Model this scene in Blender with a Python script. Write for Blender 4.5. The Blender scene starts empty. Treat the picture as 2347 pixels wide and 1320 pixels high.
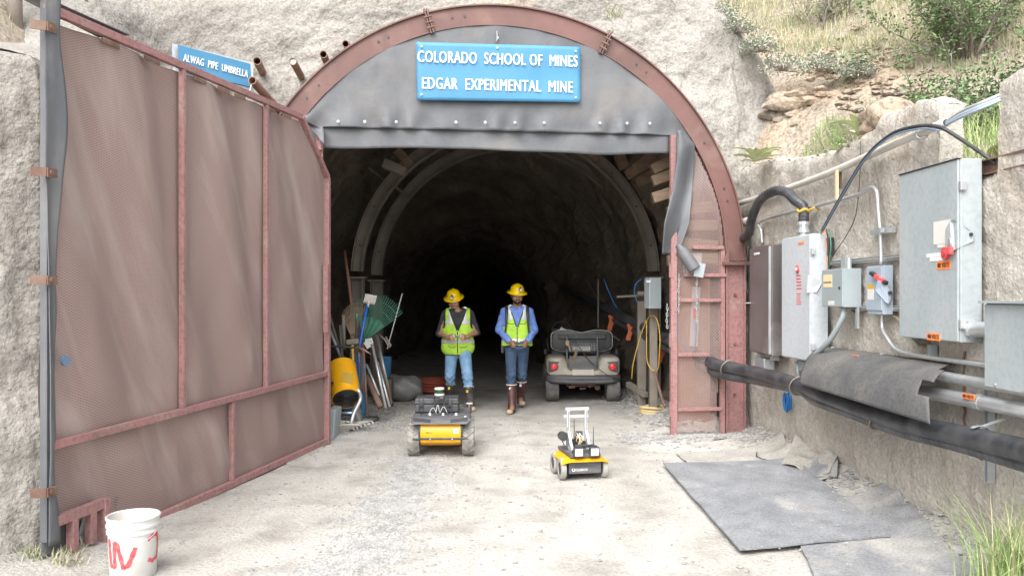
import bpy, math, random
import numpy as np
from mathutils import Vector, Matrix, noise as mn
R_ = math.radians
random.seed(7); np.random.seed(7)
S = bpy.context.scene
COL = S.collection
# ---------------------------------------------------------------- camera
EYE = 1.6; F = 1920.0; CX = 1173.5; HY = 680.0     # photo pixels: principal column, horizon row, focal length
cam = bpy.data.cameras.new("Camera"); camo = bpy.data.objects.new("Camera", cam); COL.objects.link(camo)
cam.sensor_width = 36; cam.lens = F/2347*36; cam.shift_y = 20/2347
cam.clip_start = .05; cam.clip_end = 500
camo.location = (0, 0, EYE); camo.rotation_euler = (R_(90), 0, 0)
S.camera = camo
# ---------------------------------------------------------------- sky, soft sun, exposure
W_ = bpy.data.worlds.new("World"); S.world = W_; W_.use_nodes = True
nt = W_.node_tree; nt.nodes.clear()
sky = nt.nodes.new('ShaderNodeTexSky'); sky.sky_type = 'NISHITA'; sky.sun_disc = False
SUN_EL, SUN_AZ = R_(50), R_(200)
sky.sun_elevation = SUN_EL; sky.sun_rotation = SUN_AZ; sky.dust_density = 3.0; sky.air_density = 1.0
hs = nt.nodes.new('ShaderNodeHueSaturation'); hs.inputs['Saturation'].default_value = 0.15
bg = nt.nodes.new('ShaderNodeBackground'); bg.inputs['Strength'].default_value = 0.15
ow = nt.nodes.new('ShaderNodeOutputWorld')
nt.links.new(sky.outputs[0], hs.inputs['Color']); nt.links.new(hs.outputs[0], bg.inputs['Color']); nt.links.new(bg.outputs[0], ow.inputs[0])
sl = bpy.data.lights.new("Sun", 'SUN'); sl.energy = 1.4; sl.angle = R_(65); sl.color = (1, .98, .955)
so = bpy.data.objects.new("Sun", sl); COL.objects.link(so)
sd = Vector((math.sin(SUN_AZ)*math.cos(SUN_EL), math.cos(SUN_AZ)*math.cos(SUN_EL), math.sin(SUN_EL)))
so.rotation_euler = sd.to_track_quat('Z', 'Y').to_euler()
S.view_settings.view_transform = 'Standard'; S.view_settings.look = 'None'
S.view_settings.exposure = 1.53; S.view_settings.gamma = 1
S.cycles.max_bounces = 6; S.cycles.diffuse_bounces = 4

# ---------------------------------------------------------------- geometry helpers
def vadd(a, b): return (a[0]+b[0], a[1]+b[1], a[2]+b[2])
def V(*a): return Vector(a if len(a) > 1 else a[0])
def gz(x, y):                                    # ground height: falls a little towards the viewer
    return -0.018*max(0, min(8, 10-y))
def at(px, py, Y): return V(Y*(px-CX)/F, Y, EYE+(HY-py)/F*Y)
def ongr(px, py):
    Y = EYE*F/(py-HY)
    for _ in range(5): Y = (EYE-gz(0, Y))*F/(py-HY)
    return V(Y*(px-CX)/F, Y, gz(0, Y))
PE = V(.9929, .1191, 0); PN = V(.1191, -.9929, 0); PO = V(0, 9.47, 0)
def PP(u, z, w=0): return PO+PE*u+PN*w+V(0, 0, z)
def Ppx(px, py, w=0):
    k = (px-CX)/F; Y = (9.47-1.0072*w)/(1-.12*k)
    return V(k*Y, Y, EYE+(HY-py)/F*Y)
def Puz(px, py, w=0):
    p = Ppx(px, py, w); q = p-PO-PN*w
    return q.dot(PE), p.z
def wallX(y): return 3.08-.05*max(0, y-5) if y < 10.6 else 2.8
def WP(px, py, off=0):                           # point on the right wall, off metres in front of it
    k = (px-CX)/F; Y = (3.33-off)/(k+.05)
    if Y < 5: Y = (3.08-off)/k
    return V(k*Y, Y, EYE+(HY-py)/F*Y)
GH = V(-2.018, 9.15, 0); GD = V(-.1985, -.980, 0); GN = V(.980, -.1985, 0); GL = 4.13
def G(t, z, w=0): return GH+GD*t+GN*w+V(0, 0, z-.08*t/GL)
def Gt(px): k = (CX-px)/F; return (k*9.15-2.018)/(.1985+.98*k)
def Gz(px, py):
    t = Gt(px); Y = 9.15-.98*t
    return EYE+(HY-py)/F*Y+.08*t/GL

class MB:
    def __init__(s): s.v = []; s.f = []
    def add(s, vs, fs):
        n = len(s.v); s.v += [tuple(v) for v in vs]; s.f += [tuple(i+n for i in f) for f in fs]; return s
    def box(s, c, sz, rot=None, tap=1.0):
        c = V(c); hx, hy, hz = sz[0]/2, sz[1]/2, sz[2]/2
        vs = [V(x*hx*(tap if z > 0 else 1), y*hy*(tap if z > 0 else 1), z*hz) for z in (-1, 1) for y in (-1, 1) for x in (-1, 1)]
        if rot is not None: vs = [rot @ v for v in vs]
        return s.add([v+c for v in vs], [(0, 2, 3, 1), (4, 5, 7, 6), (0, 1, 5, 4), (2, 6, 7, 3), (0, 4, 6, 2), (1, 3, 7, 5)])
    def hexa(s, p):      # 8 points: bottom 4 ccw, top 4 ccw
        return s.add(p, [(3, 2, 1, 0), (4, 5, 6, 7), (0, 1, 5, 4), (1, 2, 6, 5), (2, 3, 7, 6), (3, 0, 4, 7)])
    def bar(s, a, b, w, h, up=(0, 0, 1)):
        a = V(a); b = V(b); d = (b-a).normalized(); up = V(up)
        sx = d.cross(up)
        if sx.length < 1e-4: sx = d.cross(V(1, 0, 0))
        sx.normalize(); sz = sx.cross(d)
        x = sx*w/2; z = sz*h/2
        return s.hexa([a-x-z, a+x-z, b+x-z, b-x-z, a-x+z, a+x+z, b+x+z, b-x+z])
    def tube(s, pts, r, n=8, closed=False, cap=True, rib=0):
        pts = [V(p) for p in pts]; m = len(pts)
        rs = r if isinstance(r, (list, tuple)) else [r]*m
        T = []
        for i in range(m):
            a = pts[(i-1) % m] if closed or i > 0 else pts[0]
            b = pts[(i+1) % m] if closed or i < m-1 else pts[-1]
            T.append((b-a).normalized())
        nrm = T[0].cross(V(0, 0, 1))
        if nrm.length < .05: nrm = T[0].cross(V(1, 0, 0))
        nrm.normalize(); base = len(s.v)
        for i in range(m):
            nrm = (nrm-T[i]*nrm.dot(T[i])).normalized(); bn = T[i].cross(nrm)
            rr = rs[i]*(1+(rib if i % 2 else 0))
            for j in range(n):
                a = 2*math.pi*j/n
                s.v.append(tuple(pts[i]+(nrm*math.cos(a)+bn*math.sin(a))*rr))
        for i in range(m if closed else m-1):
            for j in range(n):
                k = (i+1) % m
                s.f.append((base+i*n+j, base+i*n+(j+1) % n, base+k*n+(j+1) % n, base+k*n+j))
        if cap and not closed:
            s.f.append(tuple(base+j for j in range(n))[::-1]); s.f.append(tuple(base+(m-1)*n+j for j in range(n)))
        return s
    def cyl(s, a, b, r, r2=None, n=16): return s.tube([a, b], [r, r if r2 is None else r2], n)
    def lathe(s, prof, c=(0, 0, 0), n=24, M=None, cap=True):
        base = len(s.v); M = M or Matrix.Identity(4)
        for r, z in prof:
            for j in range(n):
                a = 2*math.pi*j/n
                s.v.append(tuple(M @ V(r*math.cos(a), r*math.sin(a), z)+V(c)))
        for i in range(len(prof)-1):
            for j in range(n): s.f.append((base+i*n+j, base+i*n+(j+1) % n, base+(i+1)*n+(j+1) % n, base+(i+1)*n+j))
        if cap:
            s.f.append(tuple(base+j for j in range(n))[::-1]); s.f.append(tuple(base+(len(prof)-1)*n+j for j in range(n)))
        return s
    def prism(s, poly, ext):
        n = len(poly); ext = V(ext); p = [V(q) for q in poly]
        return s.add(p+[q+ext for q in p], [tuple(range(n))[::-1], tuple(range(n, 2*n))]+[(i, (i+1) % n, n+(i+1) % n, n+i) for i in range(n)])
    def grid(s, fn, nu, nv, th=0):
        base = len(s.v)
        P = [[V(fn(i/nu, j/nv)) for i in range(nu+1)] for j in range(nv+1)]
        for r in P:
            for p in r: s.v.append(tuple(p))
        w = nu+1; q = []
        for j in range(nv):
            for i in range(nu): q.append((base+j*w+i, base+j*w+i+1, base+(j+1)*w+i+1, base+(j+1)*w+i))
        s.f += q
        if th:
            nb = len(s.v); N = w*(nv+1)
            for j in range(nv+1):
                for i in range(nu+1):
                    a = P[j][min(i+1, nu)]-P[j][max(i-1, 0)]; b = P[min(j+1, nv)][i]-P[max(j-1, 0)][i]
                    nn = a.cross(b)
                    if nn.length > 0: nn.normalize()
                    s.v.append(tuple(P[j][i]-nn*th))
            s.f += [tuple(nb-base+k for k in f)[::-1] for f in q]
            def e(i0, i1): s.f.append((i1, i0, i0+nb-base, i1+nb-base))
            for i in range(nu): e(base+i, base+i+1); e(base+nv*w+i+1, base+nv*w+i)
            for j in range(nv): e(base+(j+1)*w, base+j*w); e(base+j*w+nu, base+(j+1)*w+nu)
        return s
    def ico(s, c, r, sub=1, jit=0, sq=(1, 1, 1)):
        vs, fs = ICO[sub]
        q = Matrix.Rotation(random.random()*6.28, 3, 'Z') @ Matrix.Rotation(random.random()*6.28, 3, 'X')
        sd_ = random.random()*100
        out = []
        for v in vs:
            k = 1+(mn.noise(v*1.3+V(sd_, 0, 0))*jit*2 if jit else 0)
            p = (q @ v)*k*r
            out.append(V(p.x*sq[0], p.y*sq[1], p.z*sq[2])+V(c))
        return s.add(out, fs)
    def build(s, name, m, parent=None, smooth=False, bevel=0, world=True, bseg=2, origin=None):
        me = bpy.data.meshes.new(name); vs = s.v
        o = bpy.data.objects.new(name, me)
        if parent is not None:
            if world:
                A = np.array(TF(parent).inverted()); arr = np.c_[np.array(vs, float), np.ones(len(vs))] @ A.T; vs = arr[:, :3].tolist()
        else:
            a = np.array(vs, float)
            c = origin if origin is not None else ((a[:, 0].min()+a[:, 0].max())/2, (a[:, 1].min()+a[:, 1].max())/2, a[:, 2].min())
            o.location = c; vs = (a-np.array(c)).tolist()
        me.from_pydata(vs, [], s.f); me.update()
        for mm in (m if isinstance(m, (list, tuple)) else [m]): me.materials.append(mm)
        COL.objects.link(o)
        if parent is not None: o.parent = parent
        if smooth:
            me.polygons.foreach_set('use_smooth', [True]*len(me.polygons))
            if smooth == 2: me.set_sharp_from_angle(angle=R_(38))
        if bevel:
            b = o.modifiers.new('bevel', 'BEVEL'); b.width = bevel; b.segments = bseg; b.limit_method = 'ANGLE'; b.angle_limit = R_(40)
        return o
def TF(o):
    m = Matrix.Translation(o.location) @ o.rotation_euler.to_matrix().to_4x4()
    return TF(o.parent) @ m if o.parent else m
def tag(o, label=None, cat=None, group=None, kind=None):
    if label: o['label'] = label
    if cat: o['category'] = cat
    if group: o['group'] = group
    if kind: o['kind'] = kind
    return o
def thing(name, label, cat, loc=(0, 0, 0), rz=0, group=None):
    o = bpy.data.objects.new(name, None); COL.objects.link(o); o.empty_display_size = .1
    o.location = loc; o.rotation_euler = (0, 0, rz)
    return tag(o, label, cat, group)
def dup(root, loc, rz, label):
    r = root.copy(); COL.objects.link(r); r.location = loc; r.rotation_euler = (0, 0, rz); r['label'] = label
    for ch in list(root.children):
        c = ch.copy(); COL.objects.link(c); c.parent = r
        for g in ch.children:
            d = g.copy(); COL.objects.link(d); d.parent = c
    return r
def mkico(sub):
    t = (1+5**.5)/2
    v = [V(a).normalized() for a in [(-1, t, 0), (1, t, 0), (-1, -t, 0), (1, -t, 0), (0, -1, t), (0, 1, t), (0, -1, -t), (0, 1, -t), (t, 0, -1), (t, 0, 1), (-t, 0, -1), (-t, 0, 1)]]
    f = [(0, 11, 5), (0, 5, 1), (0, 1, 7), (0, 7, 10), (0, 10, 11), (1, 5, 9), (5, 11, 4), (11, 10, 2), (10, 7, 6), (7, 1, 8), (3, 9, 4), (3, 4, 2), (3, 2, 6), (3, 6, 8), (3, 8, 9), (4, 9, 5), (2, 4, 11), (6, 2, 10), (8, 6, 7), (9, 8, 1)]
    for _ in range(sub):
        c = {}; nf = []
        def mid(a, b):
            k = (min(a, b), max(a, b))
            if k not in c: c[k] = len(v); v.append(((v[a]+v[b])/2).normalized())
            return c[k]
        for a, b, d in f:
            x, y, z = mid(a, b), mid(b, d), mid(d, a); nf += [(a, x, z), (b, y, x), (d, z, y), (x, y, z)]
        f = nf
    return v, f
ICO = [mkico(0), mkico(1), mkico(2), mkico(3)]
def smooth_path(pts, k=6):
    pts = [V(p) for p in pts]; out = []
    for i in range(len(pts)-1):
        a = pts[max(i-1, 0)]; b = pts[i]; c = pts[i+1]; d = pts[min(i+2, len(pts)-1)]
        for j in range(k):
            t = j/k
            out.append(.5*((2*b)+(c-a)*t+(2*a-5*b+4*c-d)*t*t+(3*b-a-3*c+d)*t**3))
    out.append(pts[-1]); return out
def lerp(a, b, t): return a+(b-a)*t
def interp(x, xs, ys): return float(np.interp(x, xs, ys))
def fbm(p, o=4): return mn.fractal(p, 1.0, 2.0, o, noise_basis='PERLIN_ORIGINAL')
def inpoly(x, y, poly):
    c = False; j = len(poly)-1
    for i in range(len(poly)):
        xi, yi = poly[i]; xj, yj = poly[j]
        if (yi > y) != (yj > y) and x < (xj-xi)*(y-yi)/(yj-yi)+xi: c = not c
        j = i
    return c
# ---------------------------------------------------------------- signed distance helpers and surface nets
def cap_(P, a, b, ra, rb=None):
    a = np.array(a, float); b = np.array(b, float); rb = ra if rb is None else rb
    ab = b-a; t = np.clip(((P-a)@ab)/max(ab@ab, 1e-9), 0, 1)
    return np.linalg.norm(P-a-t[..., None]*ab, axis=-1)-(ra+(rb-ra)*t)
def ell_(P, c, r, rot=None):
    q = P-np.array(c, float)
    if rot is not None: q = q@np.array(rot)
    r = np.array(r, float); k0 = np.linalg.norm(q/r, axis=-1); k1 = np.linalg.norm(q/(r*r), axis=-1)+1e-9
    return k0*(k0-1)/k1
def rbox_(P, c, h, r=0, rot=None):
    q = P-np.array(c, float)
    if rot is not None: q = q@np.array(rot)
    q = np.abs(q)-(np.array(h, float)-r)
    return np.linalg.norm(np.maximum(q, 0), axis=-1)+np.minimum(q.max(-1), 0)-r
def smin(a, b, k): h = np.clip(.5+.5*(b-a)/k, 0, 1); return b+(a-b)*h-k*h*(1-h)
def smax(a, b, k): return -smin(-a, -b, k)
def snet(fn, lo, hi, h):
    ax = [np.arange(lo[i], hi[i]+h, h) for i in range(3)]
    P = np.stack(np.meshgrid(*ax, indexing='ij'), -1); D = fn(P)
    n = D.shape; ins = D < 0
    cnt = np.zeros((n[0]-1, n[1]-1, n[2]-1), int); pos = np.zeros(cnt.shape+(3,)); ne = np.zeros(cnt.shape)
    cs = [(i, j, k) for i in (0, 1) for j in (0, 1) for k in (0, 1)]
    def sub(A, c): return A[c[0]:n[0]-1+c[0], c[1]:n[1]-1+c[1], c[2]:n[2]-1+c[2]]
    for a in cs:
        for d in range(3):
            if a[d]: continue
            b = list(a); b[d] = 1; b = tuple(b)
            da, db = sub(D, a), sub(D, b); m = (da < 0) != (db < 0)
            t = np.where(m, da/(da-db+1e-12), 0)
            q = np.array(a, float)[None, None, None]*np.ones(pos.shape); q[..., d] = t
            pos += q*m[..., None]; ne += m
    m = ne > 0; idx = -np.ones(cnt.shape, int); idx[m] = np.arange(m.sum())
    I = np.argwhere(m); vs = (I+pos[m]/ne[m][:, None])*h+np.array([ax[0][0], ax[1][0], ax[2][0]])
    fs = []
    for d in range(3):
        e = [(1, 2), (2, 0), (0, 1)][d]
        sl0 = [slice(None)]*3; sl1 = [slice(None)]*3; sl0[d] = slice(0, n[d]-1); sl1[d] = slice(1, n[d])
        A = ins[tuple(sl0)]; B = ins[tuple(sl1)]; X = np.argwhere(A != B)
        X = X[(X[:, e[0]] > 0) & (X[:, e[1]] > 0) & (X[:, e[0]] < n[e[0]]-1) & (X[:, e[1]] < n[e[1]]-1)]
        if not len(X): continue
        o1 = np.zeros(3, int); o1[e[0]] = 1; o2 = np.zeros(3, int); o2[e[1]] = 1
        q = [idx[tuple((X-o1-o2).T)], idx[tuple((X-o2).T)], idx[tuple(X.T)], idx[tuple((X-o1).T)]]
        q = np.stack(q, 1); fl = A[tuple(X.T)]
        q[~fl] = q[~fl][:, ::-1]; fs += q.tolist()
    mb = MB(); mb.v = [tuple(v) for v in vs.tolist()]; mb.f = [tuple(f) for f in fs]; return mb

# ---------------------------------------------------------------- materials
def M(name, col, rough=.6, metal=0, col2=None, ns=4, amt=1, bump=0, bs=40, col3=None, ns3=1, lo=.35, hi=.65, coat=0, streak=None, spec=.5, lo3=.52, hi3=.68, speck=None, rotx=0):
    m = bpy.data.materials.new(name); m.use_nodes = True; t = m.node_tree; b = t.nodes['Principled BSDF']
    b.inputs['Roughness'].default_value = rough; b.inputs['Metallic'].default_value = metal
    b.inputs['Specular IOR Level'].default_value = spec
    if coat: b.inputs['Coat Weight'].default_value = coat
    tc = t.nodes.new('ShaderNodeNewGeometry').outputs['Position'] if name.startswith('w_') else t.nodes.new('ShaderNodeTexCoord').outputs['Object']
    if streak:
        mp = t.nodes.new('ShaderNodeMapping'); mp.vector_type = 'TEXTURE' if rotx else 'POINT'; mp.inputs['Scale'].default_value = streak; mp.inputs['Rotation'].default_value = (rotx, 0, 0); t.links.new(tc, mp.inputs[0]); tcs = mp.outputs[0]
    else: tcs = tc
    def nz(sc, src=tcs, det=6):
        n = t.nodes.new('ShaderNodeTexNoise'); n.inputs['Scale'].default_value = sc; n.inputs['Detail'].default_value = det; n.inputs['Roughness'].default_value = .6; n.inputs['Distortion'].default_value = .5 if rotx else 0
        t.links.new(src, n.inputs['Vector']); return n.outputs[0]
    cur = None
    def mix(fac, a, c):
        x = t.nodes.new('ShaderNodeMix'); x.data_type = 'RGBA'
        t.links.new(fac, x.inputs[0])
        if a is None: x.inputs[6].default_value = (*col, 1)
        else: t.links.new(a, x.inputs[6])
        x.inputs[7].default_value = (*c, 1); return x.outputs[2]
    def rng(src, l, h, o):
        r = t.nodes.new('ShaderNodeMapRange'); r.inputs[1].default_value = l; r.inputs[2].default_value = h; r.inputs[4].default_value = o
        t.links.new(src, r.inputs[0]); return r.outputs[0]
    if col2: cur = mix(rng(nz(ns), lo, hi, amt), None, col2)
    if col3: cur = mix(rng(nz(ns3, tc), lo3, hi3, .85), cur, col3)
    if speck:                                   # (scale, darkest factor): dark speckle, pit shade painted into rough surfaces; plain grit on smoother ones
        x = t.nodes.new('ShaderNodeMix'); x.data_type = 'RGBA'; x.blend_type = 'MULTIPLY'; x.inputs[0].default_value = 1
        if cur is None: x.inputs[6].default_value = (*col, 1)
        else: t.links.new(cur, x.inputs[6])
        r = t.nodes.new('ShaderNodeMapRange'); r.inputs[1].default_value = .36; r.inputs[2].default_value = .54; r.inputs[3].default_value = speck[1]; r.inputs[4].default_value = 1.08
        t.links.new(nz(speck[0], tc, 3), r.inputs[0]); t.links.new(r.outputs[0], x.inputs[7]); cur = x.outputs[2]
    if cur is not None: t.links.new(cur, b.inputs['Base Color'])
    else: b.inputs['Base Color'].default_value = (*col, 1)
    if bump:
        bn = t.nodes.new('ShaderNodeBump'); bn.inputs['Strength'].default_value = 1; bn.inputs['Distance'].default_value = bump
        t.links.new(nz(bs, tc, 5), bn.inputs['Height']); t.links.new(bn.outputs[0], b.inputs['Normal'])
    m['nt'] = 1
    return m
m_ground = M('w_ground', (.385, .365, .33), .95, 0, (.49, .47, .435), 1.1, 1, .022, 40, (.25, .235, .21), 2.2, spec=.2, lo3=.47, hi3=.72, streak=(1, .16, 1), speck=(40, .89))
m_gravel = M('w_gravel', (.22, .22, .22), .9, 0, (.38, .365, .34), 9, 1, .004, 90, spec=.2)
m_shot = M('w_shotcrete', (.28, .26, .235), .95, 0, (.355, .335, .305), .7, 1, .035, 20, (.40, .31, .23), .8, spec=.15, lo3=.58, hi3=.76, speck=(30, .80))
m_shot2 = M('w_shotcrete_left', (.30, .275, .245), .95, 0, (.43, .405, .37), 1.3, 1, .035, 26, spec=.15)
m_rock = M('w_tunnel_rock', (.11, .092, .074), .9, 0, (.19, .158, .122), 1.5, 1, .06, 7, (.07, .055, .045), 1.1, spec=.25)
m_hill = M('w_dirt', (.30, .25, .20), .95, 0, (.38, .33, .27), 1.6, 1, .05, 9, (.36, .27, .19), .9, spec=.1, speck=(22, .6))
m_outc = M('w_sandstone', (.34, .26, .19), .9, 0, (.41, .33, .25), 2.5, 1, .04, 14, (.28, .245, .205), 1.6, spec=.15, lo3=.44, hi3=.6, speck=(16, .6))
m_conc = M('w_concrete', (.39, .36, .315), .9, 0, (.46, .43, .385), 1.6, 1, .022, 30, (.38, .30, .22), 1.0, spec=.2, lo3=.58, hi3=.8, speck=(38, .86))
m_conc2 = M('w_concrete_pale', (.50, .47, .43), .9, 0, (.42, .39, .35), 3, 1, .006, 30)
m_steel = M('painted_steel', (.165, .080, .070), .6, .0, (.115, .062, .052), 2, 1, .002, 60, (.21, .125, .10), 1.5)
m_pink = M('pink_steel', (.33, .165, .162), .6, .0, (.27, .15, .14), 4, 1, .003, 60, (.33, .225, .20), 3, speck=(30, .8))
m_mesh = M('mesh_wire', (.405, .29, .265), .65, 0, (.49, .39, .36), 2.8, 1, streak=(1, 1, 7), rotx=.46, lo=.48, hi=.70)
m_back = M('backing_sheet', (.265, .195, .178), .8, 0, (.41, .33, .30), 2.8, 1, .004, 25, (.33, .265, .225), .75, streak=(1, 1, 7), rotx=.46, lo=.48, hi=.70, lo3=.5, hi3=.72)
m_rub = M('rubber_grey', (.085, .09, .10), .55, 0, (.13, .133, .14), 2.2, 1, .003, 20, (.19, .175, .16), 1.6, streak=(1, 1, .6), lo3=.54, hi3=.8)
m_rubd = M('rubber_dusty', (.07, .07, .073), .8, 0, (.105, .104, .10), 3, 1, .004, 50, (.16, .15, .135), 1.6, lo3=.48, hi3=.72, speck=(40, .8))
m_mat = M('mat_rubber', (.175, .180, .190), .8, 0, (.25, .255, .265), 4, 1, .005, 70, (.42, .40, .36), 1.3, lo3=.58, hi3=.70, speck=(60, .72))
m_mat2 = M('mat_rubber_dusty', (.18, .184, .192), .85, 0, (.255, .257, .26), 4, 1, .005, 70, (.42, .40, .36), 1.3, lo3=.5, hi3=.68, speck=(60, .75))
m_scrap = M('scrap_rubber', (.30, .285, .255), .85, 0, (.40, .38, .34), 3, 1, .003, 50, speck=(40, .8))
m_blue = M('sign_blue', (.045, .195, .345), .55, 0, (.065, .235, .40), 1.5, 1, .002, 6)
m_white = M('white_paint', (.70, .70, .69), .5)
m_plast = M('white_plastic', (.55, .545, .53), .45, 0, (.42, .40, .36), 5, .8, 0, 40, lo=.5, hi=.8)
m_red = M('red_paint', (.52, .03, .045), .5, 0, (.62, .13, .13), 30, 1); m_ord = M('faded_orange', (.38, .085, .03), .7)
m_galv = M('galvanised', (.42, .45, .47), .42, .55, (.54, .56, .57), 6, 1, .001, 60)
m_boxg = M('grey_enamel', (.30, .34, .355), .5, .1, (.36, .395, .405), 3, 1, 0, 9, (.35, .37, .37), 1.2, streak=(1, 1, .3), speck=(26, .97), lo3=.56, hi3=.85)
m_boxw = M('pale_enamel', (.47, .50, .53), .45, 0, (.42, .45, .475), 2, 1, 0, 9, (.42, .41, .39), 1.4, streak=(1, 1, .3), speck=(26, .975), lo3=.58, hi3=.85)
m_boxm = M('mid_enamel', (.30, .345, .36), .45, .1, (.34, .385, .40), 3, 1)
m_boxb = M('blue_enamel', (.32, .38, .45), .45, .1, (.36, .42, .48), 3, 1)
m_stain = M('stainless', (.26, .24, .235), .36, .7, (.20, .17, .165), 2, 1, .001, 30, (.42, .40, .39), 1.3, streak=(1, 1, .4))
m_cond = M('conduit', (.55, .56, .57), .4, .6, (.44, .46, .47), 8, 1)
m_pvc = M('pvc', (.58, .555, .50), .5, 0, (.48, .45, .40), 4, 1)
m_blk = M('black_plastic', (.022, .023, .026), .45, 0, (.06, .06, .062), 5, 1)
m_pipe = M('black_pipe', (.026, .028, .033), .42, 0, (.085, .086, .09), 5, 1, .001, 30, lo=.4, hi=.75)
m_blk2 = M('dusty_black', (.030, .032, .038), .55, 0, (.075, .076, .08), 7, 1)
m_yel = M('yellow_paint', (.82, .40, .008), .35, 0, (.74, .36, .01), 5, 1, coat=.3)
m_yel2 = M('yellow_dusty', (.62, .40, .05), .5, 0, (.50, .34, .09), 4, 1)
m_hat = M('helmet_yellow', (.82, .55, .0), .3, coat=.4)
m_vest = M('vest_lime', (.50, .80, .06), .75, 0, (.40, .66, .07), 9, 1, .025, 11, (.17, .22, .07), 6, lo3=.62, hi3=.72)
m_refl = M('reflective', (.60, .61, .62), .4, .2)
m_skin1 = M('skin_light', (.44, .235, .155), .5); m_skin2 = M('skin_dark', (.30, .155, .10), .5)
m_tee = M('tee_charcoal', (.028, .03, .035), .85, 0, (.045, .048, .052), 10, 1, .01, 14)
m_shirt = M('shirt_blue', (.12, .22, .58), .8, 0, (.17, .28, .64), 12, 1, .025, 11)
m_jean1 = M('jeans_light', (.12, .26, .44), .85, 0, (.26, .42, .60), 6, 1, .03, 11)
m_jean2 = M('jeans_dark', (.025, .05, .10), .85, 0, (.06, .10, .17), 6, 1, .03, 11)
m_hair = M('hair', (.012, .010, .009), .7)
m_boot1 = M('boot_black', (.025, .026, .028), .4, 0, (.11, .10, .09), 6, 1)
m_boot2 = M('boot_maroon', (.06, .016, .016), .5, 0, (.09, .05, .045), 6, 1)
m_toe = M('boot_toe', (.48, .36, .23), .6, 0, (.36, .28, .20), 12, 1)
m_trimy = M('trim_yellow', (.75, .50, .03), .5); m_trimw = M('trim_cream', (.68, .60, .50), .5)
m_glass = M('lens', (.30, .30, .32), .1, 0)
m_tyre = M('tyre_dusty', (.20, .19, .175), .9, 0, (.33, .31, .275), 12, 1, .003, 60)
m_tyre2 = M('tyre_cart', (.10, .10, .10), .85, 0, (.20, .19, .175), 8, 1, .003, 60)
m_tyre3 = M('tyre_grey', (.27, .265, .25), .85, 0, (.38, .36, .32), 12, 1)
m_cart = M('cart_beige', (.33, .295, .235), .5, 0, (.42, .385, .325), 4, 1, coat=.15)
m_bump = M('bumper_grey', (.060, .063, .074), .6, 0, (.13, .128, .126), 9, 1, streak=(.3, 1, 2))
m_light = M('red_lens', (.75, .03, .03), .25, 0, (.85, .10, .09), 40, 1)
m_alu = M('aluminium', (.66, .67, .69), .35, .5)
m_wood = M('weathered_wood', (.16, .105, .068), .8, 0, (.22, .16, .11), 3, 1, .003, 30, streak=(1, 6, 6))
m_woodl = M('new_wood', (.60, .47, .28), .7, 0, (.68, .56, .38), 5, 1)
m_ply = M('plywood_red', (.20, .085, .05), .8, 0, (.28, .16, .10), 2, 1)
m_rust = M('rust', (.13, .068, .05), .8, 0, (.21, .135, .10), 6, 1, .003, 40)
m_pipeb = M('rusty_pipe', (.33, .20, .14), .75, 0, (.24, .14, .10), 8, 1, .002, 40)
m_green = M('green_plastic', (.04, .17, .11), .5, 0, (.07, .22, .15), 5, 1)
m_tan = M('tan_plastic', (.34, .23, .15), .7, 0, (.27, .18, .12), 5, 1)
m_hblue = M('blue_handle', (.02, .09, .42), .4); m_bluep = M('blue_plastic', (.03, .17, .36), .5, 0, (.06, .22, .40), 5, 1)
m_or = M('orange', (.80, .18, .03), .5, 0, (.88, .30, .10), 20, 1)
m_hose = M('hose_red', (.32, .07, .04), .6); m_hosey = M('hose_sand', (.50, .40, .20), .7, 0, (.42, .34, .19), 8, 1)
m_ropy = M('rope_yellow', (.55, .34, .05), .6); m_cordb = M('cord_blue', (.02, .17, .45), .4); m_cordp = M('cord_pale', (.30, .40, .50), .5, 0, (.40, .46, .52), 9, 1); m_tag = M('dull_blue', (.13, .20, .30), .5)
m_bag = M('grey_bag', (.14, .14, .135), .45, 0, (.24, .235, .22), 5, 1, .01, 20)
m_arch = M('dusty_steel', (.17, .146, .12), .75, 0, (.235, .205, .17), 3, 1, .002, 40)
m_sand = M('sand', (.46, .34, .24), .95, 0, (.36, .27, .19), 12, 1, .004, 60)
m_label = M('paper', (.60, .585, .55), .7); m_led = M('led_glass', (.45, .45, .44), .3, 0, (.62, .62, .6), 60, 1); m_lab_y = M('label_tan', (.70, .56, .33), .7)
m_ink = M('ink', (.03, .03, .035), .6); m_pred = M('print_red', (.60, .06, .07), .5)
m_leafg = M('w_grass', (.19, .25, .12), .7, 0, (.31, .34, .20), 1.6, 1, col3=(.44, .40, .29), ns3=1.0, lo3=.38, hi3=.56)
m_tuft = M('w_tuft', (.19, .30, .08), .65, 0, (.34, .43, .18), 5, 1, col3=(.46, .43, .27), ns3=2.0, lo3=.50, hi3=.7)
m_leafd = M('w_drygrass', (.40, .37, .20), .8, 0, (.50, .46, .30), 2, 1)
m_leafb = M('bush_leaf', (.10, .18, .065), .6, 0, (.18, .26, .11), 6, 1)
m_sage = M('sage_leaf', (.29, .32, .25), .8, 0, (.37, .39, .31), 5, 1)
m_twig = M('twig', (.20, .165, .14), .85, 0, (.29, .25, .22), 5, 1)
m_mull = M('mullein_leaf', (.50, .58, .26), .7, 0, (.60, .64, .40), 7, 1)
m_puckg = M('puck_glass', (.02, .06, .03), .12)
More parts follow.
